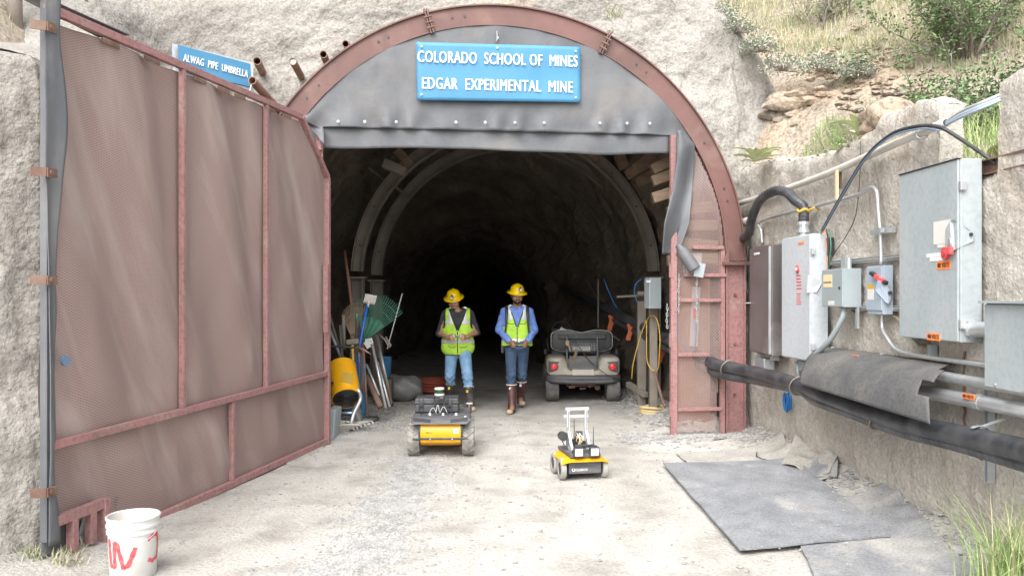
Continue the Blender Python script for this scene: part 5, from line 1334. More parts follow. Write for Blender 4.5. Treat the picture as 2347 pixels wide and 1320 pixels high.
    # shirt
    def shirt(P):
        d = torso(P, .004)
        for s in (-1, 1): d = smin(d, arm(P, s, .013, J['sleeve']), .03)
        d = smax(d, -(cap_(P, (0, -.02, 1.46+tz), (0, -.01, 1.7), .062)), .008)
        if J['sleeve'] < .5:
            for i in (0, 1):
                e = np.array(el[i]); n = np.array(wr[i])-e; n = n/np.linalg.norm(n); q = (P-e)@n-.03
                near = np.linalg.norm(P-e, axis=-1)
                d = np.where(near < .30, np.maximum(d, np.where((P[..., 1] < -.10) | (np.abs(P[..., 0]) > .20), q, -1)), d)
        wr_ = .004*np.sin(P[..., 2]*60+P[..., 0]*30*np.sign(P[..., 0]))*np.clip((np.abs(P[..., 0])-.17)*20, 0, 1)
        return np.maximum(d+wr_*.7, .86+tz-P[..., 2])
    snet(shirt, (-.36, -.42, .84+tz), (.36, .2, 1.50+tz), .0085).build('shirt', J['shirt'], root, True, world=False)
    if J['collar']:
        cl = MB()
        for s in (-1, 1):
            cl.grid(lambda a, b: (s*(.012+.055*math.sin(a*1.5)), -.062+.085*(1-math.cos(a*1.7))-.02*b+.0, 1.415+tz+.035*a**.5-.045*b*(1-.4*a)+.03*(1-b)), 8, 3, .004 if s > 0 else -.004)
        cl.build('collar', J['shirt'], root, True, world=False)
    # vest
    hem = J['hem']; vz = J['vz']
    def vest0(P, g=.022):
        d = torso(P, g)
        x, y, z = P[..., 0], P[..., 1], P[..., 2]
        fl = np.stack([x/(1+np.clip(1.1+tz-z, 0, .4)*J['flare']), y/(1+np.clip(1.1+tz-z, 0, .4)*.25), z], -1)
        d = np.minimum(d, torso(fl, g))
        return d+.0035*np.sin(z*38+x*9)*np.clip(1.25+tz-z, 0, 1)
    def vestcut(P, d):
        x, y, z = P[..., 0], P[..., 1], P[..., 2]; ax = np.abs(x)
        d = np.maximum(d, hem-z)
        d = np.maximum(d, np.where(z > 1.18+tz, ax-(.150*J.get('wide', 1)+.25*np.clip(1.24+tz-z, 0, .06)), ax-.36))
        vw = .012+(z-vz)*J['vs']
        vcut = np.where((y < .02) & (z > vz), vw-ax, -1.0)
        d = np.maximum(d, vcut)
        d = np.maximum(d, np.where(y >= .02, -(cap_(P, (0, .0, 1.44+tz), (0, 0, 1.7), .075)), -1))
        return d
    def vest(P): return vestcut(P, vest0(P))
    vo = snet(vest, (-.33, -.30, hem-.02), (.33, .24, 1.50+tz), .0085).build('vest', m_vest, root, True, world=False)
    def strips(P):
        d = vestcut(P, vest0(P, .0265)); x, z = P[..., 0], P[..., 2]; ax = np.abs(x)
        b = np.minimum(np.abs(z-J['band'])-.028, np.maximum(np.abs(ax-.105-.0*z)-.024, J['band2']-z))
        if J['band3']: b = np.minimum(b, np.maximum(np.abs(z-J['band3'])-.024, .06-ax))
        return np.maximum(d, np.maximum(b, np.where(np.abs(P[..., 1]) > -1, -1, 0)))
    snet(strips, (-.34, -.31, hem), (.34, .24, 1.50+tz), .0075).build('reflective_strip', m_refl, vo, True, world=False)
    def front(x, z, g=.03):
        ys = np.linspace(-.30, .05, 141); P = np.stack([np.full(141, x), ys, np.full(141, z)], -1); d = vest0(P, g-.004); k = np.argmax(d < 0)
        return (x, float(ys[k]) if d.min() < 0 else -.05, z)
    tr = [[front(0, z) for z in np.linspace(hem, vz+.01, 12)]]
    for s in (-1, 1): tr.append([front(s*(.010+(z-vz)*J['vs']), z) for z in np.linspace(vz, 1.385+tz, 14)])
    tr.append([front(x, hem+.006) for x in np.linspace(-.165, .165, 20)])
    for pth in tr: MB().tube(pth, .0075, 5).build('trim', m_blk, vo, True, world=False)
    for s in (-1, 1):
        zz = J['pocket']; MB().tube([front(s*x, zz-(.02 if abs(x-.08) < .04 else 0)) for x in np.linspace(.03, .14, 8)], .004, 4).build('pocket_seam', m_blk, vo, world=False)
    for z in np.linspace(hem+.03, vz, 3): q = front(0, z); MB().cyl((q[0], q[1]-.008, z), (q[0], q[1]-.012, z), .006, n=8).build('snap', m_white, vo, world=False)
    # trousers
    def tro(P):
        d = legs(P, .008); w = .006*np.sin(P[..., 2]*75+3*np.sin(P[..., 0]*40))*np.clip((.62-P[..., 2])*6, 0, 1)*np.clip((P[..., 2]-.25)*6, 0, 1)
        m = None
        for i in (0, 1):
            pl = J['btop'][i]-P[..., 2]; sel = (P[..., 0] < J['split']) if i == 0 else (P[..., 0] >= J['split'])
            m = np.where(sel, pl, m if m is not None else pl)
        return np.maximum(np.maximum(d+w, m), P[..., 2]-1.0)
    snet(tro, (-.26, -.3, .22), (.26, .3, 1.02), .0085).build('trousers', J['jean'], root, True, world=False)
    # boots
    for i in (0, 1):
        a = np.array(an[i]); fd = J['foot'][i]; f = np.array((math.sin(fd), -math.cos(fd), 0)); sole = J['sole'][i]; bt = J['btop'][i]
        k_ = np.array(kn[i]); tt = (bt-a[2])/(k_[2]-a[2]); tp = a+(k_-a)*tt
        toe = np.array((a[0], a[1], sole))+f*.15+np.array((0, 0, .042)); heel = np.array((a[0], a[1], sole))-f*.03+np.array((0, 0, .045))
        def fz(P): Q = P.copy(); Q[..., 2] = sole+(P[..., 2]-sole)*1.28+.0; return Q
        def bt_(P):
            d = cap_(P, tuple(a+np.array((0, 0, -.0))), tuple(tp), .052, .068); d = np.maximum(d, P[..., 2]-(bt+.01))
            ft = smin(cap_(fz(P), tuple(heel), tuple(toe), .046, .046), cap_(P, tuple(a), tuple((toe+heel)/2), .05, .04), .05)
            d = smin(d, ft, .03); return np.maximum(d, sole-P[..., 2])
        l3 = tuple(np.minimum(toe, np.minimum(heel, tp))-.11); h3 = tuple(np.maximum(toe, np.maximum(heel, tp))+.11)
        bo = snet(bt_, l3, h3, .0085).build('boot', J['boot'], root, True, world=False)
        def toe_(P): return np.maximum(np.maximum(smin(cap_(fz(P), tuple(heel), tuple(toe), .049, .049), P[..., 2]*0+1, .01), sole-.002-P[..., 2]), np.minimum(-((P-toe)@f)-.01, P[..., 2]-sole-.022))
        snet(toe_, l3, h3, .0085).build('toe_cap', m_toe, bo, True, world=False)
        MB().tube([(tp[0]+.071*math.cos(t), tp[1]+.071*math.sin(t), bt+.008+J['lip'][i]*math.sin(t)) for t in np.linspace(0, 6.28, 22, endpoint=False)], .007, 6, True).build('trim', J['btrim'][i], bo, True, world=False)
        MB().box((tp[0]-.02, tp[1]-.073, bt-.04), (.03, .006, .035)).build('tab', J['btab'], bo, world=False)
    # helmet
    prof = [(.0005, .122), (.03, .120), (.06, .108), (.085, .085), (.100, .05), (.106, .015), (.110, .002), (.150, -.010), (.152, -.014), (.108, -.006)]
    hm_M = Matrix.Translation(V(H)) @ hr.to_4x4() @ Matrix.Translation(V(0, .008, .055)) @ Matrix.Diagonal(V(.95, 1.08, .92)).to_4x4()
    hb_ = MB().lathe(prof, (0, 0, 0), 40, hm_M, cap=False)
    for x in (-.035, 0, .035): hb_.tube([hm_M @ V(x*(1-.2*abs(t)), .098*math.sin(t*1.45), .002+(.122-abs(x)*.35)*math.cos(t*1.35)) for t in np.linspace(-.95, .95, 14)], .008, 6)
    he = hb_.build('helmet', m_hat, root, True, world=False)
    lc = hp(*J['lamp']); ld_ = (hr @ V(J['lamp'][0]*3, -1, .05)).normalized()
    MB().cyl(lc, lc+ld_*.028, .024, n=16).box(lc+V(0, 0, .02), (.026, .03, .04)).build('cap_lamp', m_blk, he, 2, world=False)
    MB().cyl(lc+ld_*.028, lc+ld_*.031, .019, n=16).build('lamp_lens', m_white, he, world=False)
    MB().cyl(lc+ld_*.031, lc+ld_*.033, .007, n=10).build('lamp_bulb', m_red, he, world=False)
    # hair, beard, glasses
    def hair(P):
        Q = hl(P); d = ell_(Q, (0, .012, .022), (.084, .100, .108)); return np.maximum(d, np.where(Q[..., 1] < -.02, .065-Q[..., 2], -.055-Q[..., 2]+.3*np.clip(-Q[..., 1], 0, 1)))
    lo3 = tuple(Hc-.16); hi3 = tuple(Hc+.16)
    snet(hair, lo3, hi3, .008).build('hair', m_hair, root, True, world=False)
    def beard(P):
        Q = hl(P); d = head(P)-.0035; ax = np.abs(Q[..., 0])
        m = np.maximum(np.abs(Q[..., 2]+.040)-.007, ax-.030)
        if J['beard']: m = np.minimum(m, np.maximum(Q[..., 2]+.058+.4*ax*0-.25*np.clip(ax-.03, 0, 1)*2, Q[..., 1]-.0)); m = np.maximum(m, -(ell_(Q, (0, -.095, -.057), (.022, .03, .012))))
        else: m = np.minimum(m, np.maximum(np.maximum(Q[..., 2]+.080, ax-.018), Q[..., 1]+.05))
        return np.maximum(d, m)
    snet(beard, lo3, hi3, .006).build('beard', m_hair, root, True, world=False)
    gl = MB(); gl.grid(lambda a, b: tuple(hp(lerp(-.062, .062, a), -.108+.9*((a-.5)*.124)**2*9, lerp(-.008, .030, b))), 14, 2, .002)
    go = gl.build('safety_glasses', m_glass, root, True, world=False)
    mb = MB()
    for s in (-1, 1): mb.tube([hp(s*.062, -.082, .026), hp(s*.078, -.05, .02), hp(s*.084, .0, .015)], .003, 4); 
    mb.tube([hp(lerp(-.062, .062, a), -.109+.9*((a-.5)*.124)**2*9, .030) for a in np.linspace(0, 1, 10)], .0022, 4); mb.build('frame', m_blk, go, world=False)
    e = MB()
    for s in (-1, 1): e.ico(hp(s*.031, -.0905, .010), .007, 1)
    e.build('eye', m_hair, root, world=False)
    return root, (root.location.copy(), rz), front
def at_root(r, p): return TF(r) @ V(p)
JA = dict(wide=1.17, lg=.010, head=(-.055, -.045, 1.545), tilt=(R_(24), R_(-6), R_(-6)), skin=m_skin1, shirt=m_tee, jean=m_jean1, collar=False, sleeve=.25, tz=-.035,
    sh=[(-.175, .02, 1.345), (.175, .02, 1.345)], el=[(-.265, .03, 1.075), (.265, .02, 1.09)], wr=[(-.125, -.235, 1.03), (.135, -.225, 1.04)], ctl=(.0, -.27, 1.045),
    hip=[(-.085, .0, .86), (.09, .0, .86)], kn=[(-.115, .03, .47), (.14, -.19, .48)], an=[(-.10, .25, .135), (.18, -.17, .10)], foot=[R_(-8), R_(14)], sole=[.04, .0], btop=[.325, .315], lip=[0, -.03],
    hem=.765, vz=1.12, vs=.40, flare=.45, band=.965, band2=1.20, band3=1.235, pocket=.90, split=0.0, boot=m_boot1, btrim=[m_trimy, m_trimw], btab=m_trimy, lamp=(.0, -.125, .105), beard=False)
pa = person('person in black t-shirt and lime vest, light blue jeans, looking down at a white controller', (-.775, 12.0, gz(0, 12)), R_(2), JA)
JB = dict(wide=1.03, lg=.002, head=(.0, -.03, 1.615), tilt=(R_(15), R_(4), R_(8)), skin=m_skin2, shirt=m_shirt, jean=m_jean2, collar=True, sleeve=.93, tz=.0,
    sh=[(-.175, .02, 1.385), (.175, .02, 1.385)], el=[(-.255, .05, 1.13), (.25, .05, 1.13)], wr=[(-.11, -.20, .985), (.145, -.20, .985)], ctl=(.02, -.24, .955),
    hip=[(-.085, .0, .88), (.085, .0, .88)], kn=[(-.085, -.19, .50), (.075, .02, .49)], an=[(-.075, -.30, .10), (.06, .28, .14)], foot=[R_(-14), R_(6)], sole=[0, .045], btop=[.375, .385], lip=[.0, .01],
    hem=.905, vz=1.18, vs=.34, flare=.7, band=.985, band2=1.27, band3=1.30, pocket=1.24, split=.005, boot=m_boot2, btrim=[m_trimw, m_trimw], btab=m_label, lamp=(.02, -.12, .120), beard=True)
pb_ = person('person in blue long sleeved shirt, lime vest and dark jeans, holding a black controller', (.07, 11.85, gz(0, 12)), R_(1), JB)
for s in (-1, 1):
    MB().tube([(s*.115, .10, 1.30), (s*.135, .06, 1.41), (s*.14, .0, 1.455), (s*.145, -.07, 1.42), (s*.15, -.125, 1.33), (s*.155, -.13, 1.20), (s*.17, -.08, 1.06)], [.022, .026, .026, .024, .02, .014, .012], 8).build('backpack_strap', m_blk, pb_[0], True, world=False)
snet(lambda P: rbox_(P, (0, .20, 1.20), (.15, .07, .22), .06), (-.2, .1, .95), (.2, .3, 1.45), .02).build('backpack', m_blk, pb_[0], True, world=False)
MB().box((-.205, .03, .87), (.04, .07, .13)).build('pouch', m_blk2, pb_[0], bevel=.01, world=False)
# controllers: held, so things of their own
for (r, J, m, m2, lb) in ((pa, JA, m_plast, m_blk, 'white and black game style controller held by the person looking down'), (pb_, JB, m_blk, m_blk2, 'black controller held by the person in the blue shirt')):
    c = V(J['ctl']); o = thing('controller', lb, 'controller', at_root(r[0], c), r[0].rotation_euler.z)
    def cs_(P): return smin(smin(rbox_(P, (0, 0, 0), (.065, .03, .016), .014), cap_(P, (-.06, .0, 0), (-.07, .035, -.015), .022, .018), .012), cap_(P, (.06, .0, 0), (.07, .035, -.015), .022, .018), .012)
    snet(cs_, (-.11, -.06, -.05), (.11, .08, .05), .005).build('body', m, o, True, world=False)
    MB().cyl((-.03, .0, .012), (-.03, -.0, .028), .010, n=12).cyl((.03, 0, .012), (.03, 0, .028), .010, n=12).box((0, -.032, .0), (.07, .004, .016)).build('thumb_stick', m2, o, world=False)
# ================================================================ TOOLS AND CLUTTER INSIDE THE LEFT JAMB
def rod(pts, r, m, label, cat, nm, n=8, tip=None):
    pts = [at(*p) for p in pts]; o = MB().tube(pts, r, n).build(nm, m, None, True); tag(o, label, cat); return o
# yellow drum heater on a wheeled frame
a, b = at(783, 838, 10.45), at(794, 918, 10.05); ax = (b-a).normalized(); L = .52; ctr = (a+b)/2
Mq = Matrix.Translation(ctr) @ ax.to_track_quat('Z', 'Y').to_matrix().to_4x4()
ht = thing('drum_heater', 'yellow drum heater on a grey tube frame with wheel, dark grille downwards', 'heater', V(ctr.x, ctr.y, 0))
MB().lathe([(.165, -L/2), (.178, -L/2), (.178, L/2), (.165, L/2)], (0, 0, 0), 40, Mq, cap=False).build('shell', m_yel, ht, 2)
MB().lathe([(.170, -L/2+.02), (.0005, -L/2+.02)], (0, 0, 0), 30, Mq, cap=False).build('back_plate', m_yel2, ht)
gr_ = MB()
for r in np.linspace(.03, .165, 9): gr_.tube([Mq @ V(r*math.cos(t), r*math.sin(t), L/2-.004) for t in np.linspace(0, 6.28, 30, endpoint=False)], .004, 4, True)
for k in range(6): t = k*math.pi/3; gr_.bar(Mq @ V(0, 0, L/2-.006), Mq @ V(.17*math.cos(t), .17*math.sin(t), L/2-.006), .006, .004)
g_ = gr_.build('grille', m_blk2, ht); MB().lathe([(.17, L/2-.05), (.0005, L/2-.05)], (0, 0, 0), 30, Mq, cap=False).build('fan_disc', m_blk, g_)
p = at(790, 868, 10.02); MB().box(p+V(.03, .0, 0), (.13, .004, .15), Matrix.Rotation(.15, 3, 'Y')@Matrix.Rotation(.1, 3, 'X')).build('data_plate', m_yel2, ht)
p = at(762, 877, 10.05); MB().cyl(p, p+V(0, -.02, 0), .018, n=12).build('knob', m_blk, ht)
MB().tube(smooth_path([at(748, 793, 10.35), at(775, 794, 10.3), at(812, 797, 10.3), at(827, 806, 10.3), at(828, 830, 10.3), at(827, 900, 10.3), at(825, 940, 10.3)], 5), .014, 8).build('handle', m_blk, ht, True)
MB().tube(smooth_path([at(812, 888, 10.1), at(822, 895, 10.05), at(826, 915, 10.05), at(812, 945, 9.95), at(806, 965, 9.9), at(803, 983, 9.9)], 5), .022, 8).tube([at(766, 946, 10.1), at(812, 946, 10.0)], .014, 8).tube([at(810, 940, 10.0), at(826, 945, 10.2)], .018, 8).tube([at(770, 965, 10.1), at(806, 968, 10)], .012, 8).build('tube_frame', m_cond, ht, True)
c = at(821, 948, 10.15); MB().lathe([(.04, -.02), (.10, -.024), (.115, -.015), (.115, .015), (.10, .024), (.04, .02)], (0, 0, 0), 28, Matrix.Translation(c) @ Matrix.Rotation(R_(78), 4, 'Y'), cap=True).build('wheel', m_tyre, ht, 2)
tag(MB().box(at(764, 968, 9.62), (.10, .35, .34), Matrix.Rotation(.08, 3, 'Y')).build('battery_case', m_boxm, None, bevel=.012), 'grey plastic case standing against the gate hinge post', 'case')
# coiled hose under the heater
mb = MB()
for i in range(6):
    c = at(785+5*i, 965+3*i, 9.9); mb.tube([c+V((.13+.02*i)*math.cos(t), (.10+.015*i)*math.sin(t), .012*math.sin(3*t)-c.z+.03+.015*i) for t in np.linspace(0, 5.2, 24)], .010, 6)
tag(mb.build('hose', m_conc2, None, True), 'pale loose hose coiled on the floor under the yellow heater', 'hose')
tag(MB().tube([q+V(0, 0, .02) for q in smooth_path([ongr(800, 968), ongr(845, 958), ongr(868, 962), ongr(850, 970), ongr(805, 974)], 6)], .008, 6).build('cord', m_blk2, None, True), 'dark cord looped on the floor right of the yellow heater wheel', 'cord')
# blue drum and tools
c = at(822, 915, 10.75)
tag(MB().box((c.x, c.y, .42), (.12, .02, .86), Matrix.Rotation(.05, 3, 'Y')).build('board', m_bluep, None, bevel=.004), 'upright blue plastic board behind the yellow heater', 'board')
c = at(800, 850, 10.9); dr = thing('plastic_drum', 'blue plastic drum mostly hidden behind the yellow heater', 'drum', (c.x, c.y, 0)); MB().lathe([(.20, 0), (.215, .02), (.22, .3), (.21, .32), (.22, .34), (.22, .72), (.20, .75), (.19, .75), (.19, .70)], (c.x, c.y, 0), 28).build('barrel', m_bluep, dr, True)
c = at(882, 870, 12.2); dr2 = thing('blue_bucket', 'dark blue bucket among the tool handles in the tunnel', 'bucket', (c.x, c.y, .4)); MB().lathe([(.08, 0), (.10, .30), (.11, .31), (.09, .30), (.07, .02)], (c.x, c.y, .42), 22).build('pail', m_bluep, dr2, True); MB().box((c.x, c.y, .2), (.22, .22, .42)).build('stand', m_rock, dr2)
def rake(apex, left, right, Y, m, mh, label, plate, n, nm):
    o = thing(nm, label, 'rake', at(*apex, Y)); A = at(*apex, Y); Lp = at(*left, Y+.02); Rp = at(*right, Y-.02)
    va, vb = Lp-A, Rp-A; mb = MB(); ang = math.acos(max(-1, min(1, va.normalized().dot(vb.normalized())))); 
    def dirf(t):
        w = math.sin(ang); return (va.normalized()*math.sin((1-t)*ang)+vb.normalized()*math.sin(t*ang))/w
    ln = (va.length, vb.length)
    for i in range(n):
        t = i/(n-1); d = dirf(t); l_ = lerp(ln[0], ln[1], t)*(1+.10*math.sin(t*math.pi))
        e = A+d*l_; mb.bar(A+d*l_*plate*.9, e, .006, .009, up=(0, 1, 0)); mb.bar(e, e+V(0, -.04, 0)-d*.015, .006, .007, up=(0, 0, 1))
    mb.build('tines', m, o)
    for q, wd in ((plate, .0), (.70, .012), (.86, .008)):
        if wd: MB().tube([A+dirf(t)*lerp(ln[0], ln[1], t)*(1+.10*math.sin(t*math.pi))*q for t in np.linspace(0, 1, 16)], wd*.45, 4).build('cross_band', m, o)
    if plate > .1: MB().grid(lambda a, b: A+dirf(a)*lerp(ln[0], ln[1], a)*(1+.10*math.sin(a*math.pi))*plate*b+V(0, -.01*math.sin(a*30), 0), 24, 3, .004).build('fan_plate', m, o)
    MB().tube([A, A+V(-.03 if m == m_green else .0, .08, -.9)], .014, 8).build('handle', mh, o, True)
    return o
rake((833, 785), (812, 688), (923, 716), 11.0, m_green, m_wood, 'green plastic leaf rake with its big fan pointing up', .52, 24, 'leaf_rake')
rake((808, 778), (783, 722), (838, 698), 10.75, m_tan, m_wood, 'brownish wire leaf rake standing left of the green one', .2, 15, 'leaf_rake')
sv = thing('shovel', 'small square shovel with blue handle standing blade up between the rakes', 'shovel', at(815, 900, 10.5)); MB().tube([at(842, 700, 10.6), at(824, 792, 10.55), at(815, 900, 10.5)], .018, 8).build('handle', m_hblue, sv, True)
o = MB().grid(lambda a, b: at(lerp(832, 858, a)+6*b, lerp(694, 673, b)+5*a-3*a*b*0, 10.6)+V(0, .03*math.cos((a-.5)*3), 0), 8, 4, .004).cyl(at(843, 704, 10.6), at(846, 690, 10.6), .016, n=8).build('blade', m_conc2, sv, True)
rod([(922, 673, 11.6), (905, 735, 11.55), (887, 800, 11.5)], .007, m_white, 'thin white rod leaning behind the green rake', 'rod', 'rod')
o = thing('steel_bar', 'bright silver tube with flat forked head leaning among the tools', 'bar', at(884, 935, 10.6)); MB().cyl(at(852, 783, 10.95), at(884, 934, 10.6), .018, n=12).build('tube', m_cond, o, True)
MB().bar(at(838, 783, 10.95), at(853, 780, 10.93), .07, .03, up=(0, 1, 0)).bar(at(838, 783, 10.93), at(846, 797, 10.9), .06, .02, up=(0, 1, 0)).tube([at(850, 784, 10.9)+V(.022*math.cos(t), 0, .022*math.sin(t)) for t in np.linspace(0, 6.28, 12, endpoint=False)], .010, 6, True).build('fork', m_white, o, bevel=.003)
rod([(866, 830, 11.0), (893, 932, 10.7)], .016, m_cond, 'second silver tube leaning right of the forked one', 'bar', 'steel_bar')
rod([(840, 835, 10.9), (869, 905, 10.7)], .015, m_galv, 'short dull silver tube leaning left of the forked one', 'bar', 'steel_bar')
rod([(864, 768, 11.6), (892, 905, 11.3)], .022, m_galv, 'thick grey tube leaning behind the silver ones', 'bar', 'steel_bar')
rod([(857, 768, 11.5), (898, 925, 11.2)], .014, m_wood, 'long bare wooden handle leaning behind the silver tubes', 'tool handle', 'tool_handle')
rod([(840, 862, 10.9), (872, 932, 10.5)], .038, m_rust, 'fat rusty brown pipe leaning low among the tools', 'pipe', 'rusty_pipe', 12)
rod([(833, 800, 10.5), (838, 880, 10.45), (841, 945, 10.4)], .014, m_rust, 'reddish wooden handle standing right of the blue board', 'tool handle', 'tool_handle')
rod([(752, 745, 11.0), (785, 830, 10.9)], .020, m_galv, 'grey tube leaning to the right behind the heater handle', 'bar', 'steel_bar')
rod([(755, 720, 11.2), (775, 790, 11.1)], .018, m_arch, 'dusty tube crossing behind the heater, upper one', 'bar', 'steel_bar')
rod([(787, 722, 10.6), (789, 800, 10.6)], .022, m_arch, 'thick dusty post with forked top left of the rakes', 'tool handle', 'tool_handle')
rod([(780, 745, 10.7), (786, 840, 10.7)], .018, m_arch, 'short dusty handle with round knob behind the heater', 'tool handle', 'tool_handle')
o = thing('garden_tool', 'black and green handled garden tool in front of the brown rake', 'tool', at(815, 790, 10.5)); MB().cyl(at(817, 735, 10.5), at(815, 810, 10.5), .012, n=8).build('shaft', m_blk2, o); MB().cyl(at(818, 718, 10.5), at(817, 737, 10.5), .019, n=10).build('grip', m_green, o, True)
o = thing('sledge_hammer', 'sledge hammer with dusty block head standing upside down beside the heater handle', 'hammer', at(812, 850, 10.4)); MB().box(at(808, 783, 10.45), (.15, .07, .065), Matrix.Rotation(-.12, 3, 'Y')).build('head', m_arch, o, bevel=.012); MB().cyl(at(808, 790, 10.45), at(812, 900, 10.4), .016, n=8).build('handle', m_yel2, o, True)
o = thing('pickaxe', 'rusty pickaxe head resting against the black heater handle', 'pickaxe', at(830, 805, 10.3)); MB().tube([at(822, 797, 10.3), at(835, 803, 10.25), at(851, 812, 10.2)], [.026, .02, .004], 6).tube([at(822, 797, 10.3), at(812, 806, 10.35)], [.026, .012], 6).build('head', m_rust, o, True); MB().cyl(at(823, 800, 10.32), at(833, 900, 10.38), .016, n=8).build('handle', m_wood, o, True)
o = MB().tube([at(864, 762, 11.1), at(882, 778, 11.0), at(893, 796, 10.95), at(896, 792, 10.95), at(884, 772, 11.0)], .012, 6).build('hook', m_arch, None, True); tag(o, 'bent dusty steel hook leaning at the top of the tubes', 'hook')
tag(MB().cyl(at(790, 575, 11.3), at(806, 700, 11.0), .020, n=8).build('tool_handle', m_ply, None, True), 'long reddish pole leaning against the left tunnel wall', 'pole')
# heap, coils
def heap(P):
    d = smin(ell_(P, (0, 0, .12), (.34, .25, .20)), ell_(P, (.20, -.02, .12), (.22, .2, .17)), .1); d = smin(d, ell_(P, (-.25, -.05, .05), (.2, .2, .10)), .1)
    return d+.02*np.sin(P[..., 0]*17+P[..., 2]*9)*np.sin(P[..., 1]*15+P[..., 2]*14)
p = ongr(934, 893)
o = snet(heap, (-.6, -.4, -.08), (.6, .4, .45), .02).build('tarp_bundle', m_bag, None, True); o.location = (p.x, 12.9, 0); tag(o, 'crumpled grey plastic bundle on the floor by the left tunnel wall', 'bundle')
def coil(c, r, n, rt, m, label, sq=1, tilt=0, nm='hose_coil', cat='hose'):
    mb = MB()
    for i in range(n):
        rr = r*(1-.05*(i % 3)); zz = rt*(1+1.5*(i//2)); ph = random.random()
        mb.tube([V(c)+V(rr*math.cos(t+ph)+.01*math.sin(i), rr*sq*math.sin(t+ph), zz+.008*math.sin(2*t+i)+tilt*math.sin(t+ph)*rr) for t in np.linspace(0, 6.28, 36, endpoint=False)], rt, 6, True)
    tag(mb.build(nm, m, None, True), label, cat)
coil((at(988, 862, 13.9).x, 13.9, .02), .25, 9, .030, m_hose, 'rusty red hose coiled by the left tunnel wall behind the person looking down', .8)
coil((ongr(1497, 957).x+.02, ongr(1497, 957).y+.12, .0), .165, 7, .022, m_hosey, 'sand yellow flat hose coiled on the ground beside the right jamb', .9)
o = MB().lathe([(.0005, .11), (.13, .12), (.20, .11), (.205, .02), (.20, 0)], (0, 0, 0), 30).lathe([(.0005, .09), (.10, .09), (.155, .085), (.16, .0)], (.22, .05, 0), 24).build('hose_roll', m_sand, None, 2); p = ongr(925, 912); o.location = (p.x, p.y+.15, 0); tag(o, 'dusty tan rolled flat hose lying beside the grey bundle', 'hose')
# ---- right side of the tunnel
o = thing('tunnel_box', 'blue grey electrical box hanging on the post just inside the right jamb', 'electrical box', at(1496, 707, 10.9))
MB().box(at(1496, 672, 10.95), (.17, .16, .40), Matrix.Rotation(.25, 3, 'Z')).build('case', m_boxm, o, bevel=.005)
MB().box(at(1487, 645, 10.85), (.06, .004, .03)).build('sticker', m_label, o)
for px, Y, wd, lb in ((1470, 12.0, .12, 'dusty square steel post carrying the cables right of the golf cart'), (1497, 11.2, .10, 'dusty steel post just inside the right jamb below the blue grey box')):
    top_ = at(px, 690 if px != 1497 else 700, Y); z0 = gz(0, Y)-.05
    tag(MB().box((top_.x, Y, (top_.z+z0)/2), (wd, .10, top_.z-z0)).build('steel_post', m_arch, None, bevel=.006), lb, 'post')
tag(MB().bar(at(1440, 880, 12.3), at(1480, 905, 11.8), .08, .08).build('timber', m_arch, None, bevel=.01), 'dusty timber lying at the foot of the right posts', 'timber')
tag(MB().bar(at(1415, 680, 12.2), at(1478, 677, 11.9), .03, .03).box(at(1470, 672, 11.9), (.12, .10, .05)).build('bracket', m_arch, None), 'dusty bracket arm clamped to the post at helmet height', 'bracket')
mb = MB().tube(smooth_path([at(1448, 868, 11.5), at(1452, 830, 11.4), at(1468, 770, 11.3), at(1482, 735, 11.2), at(1492, 723, 11.1), at(1503, 728, 11.0), at(1510, 748, 10.9), at(1513, 780, 10.8)], 7), .007, 6)
tag(mb.build('yellow_rope', m_ropy, None, True), 'yellow rope bowed over the right posts, left loop of the two', 'rope')
mb = MB().tube(smooth_path([at(1482, 735, 11.1), at(1482, 800, 11.1), at(1484, 830, 11.1), at(1496, 848, 11.0), at(1508, 845, 10.9), at(1512, 800, 10.8), at(1513, 775, 10.8)], 7), .007, 6)
tag(mb.build('yellow_rope', m_ropy, None, True), 'yellow rope hanging in a narrow loop right beside the jamb, right loop of the two', 'rope')
tag(MB().tube(smooth_path([at(1470, 640, 12), at(1458, 650, 12), at(1454, 668, 12), at(1460, 690, 12), at(1467, 695, 12)], 6), .010, 6).build('blue_cable', m_cordb, None, True), 'short blue cable loop on the right inner post', 'cable')
tag(MB().tube(smooth_path([at(1384, 640, 13.2), at(1396, 670, 13.2), at(1410, 700, 13.1), at(1421, 712, 13.0)], 6), .009, 6).build('blue_cable', m_cordb, None, True), 'thin blue cable hanging diagonally behind the golf cart on the right', 'cable')
tag(MB().tube(smooth_path([at(1342, 640, 15), at(1380, 700, 14), at(1398, 740, 13.5), at(1402, 765, 13.3), at(1420, 780, 13.1)], 6), .008, 6).build('cable', m_arch, None, True), 'dusty cable hanging in a bow above the golf cart on the right', 'cable')
tag(MB().cyl(at(1371, 640, 13.5), at(1371, 750, 13.5), .012, n=6).build('rod', m_arch), 'thin vertical dusty rod behind the golf cart', 'rod')
tag(MB().tube(smooth_path([at(1500, 850, 10.9), at(1515, 905, 10.8), at(1524, 930, 10.4)], 5), .02, 6).build('drain_hose', m_rust, None, True), 'dark bent hose end resting by the sand yellow coil', 'hose')
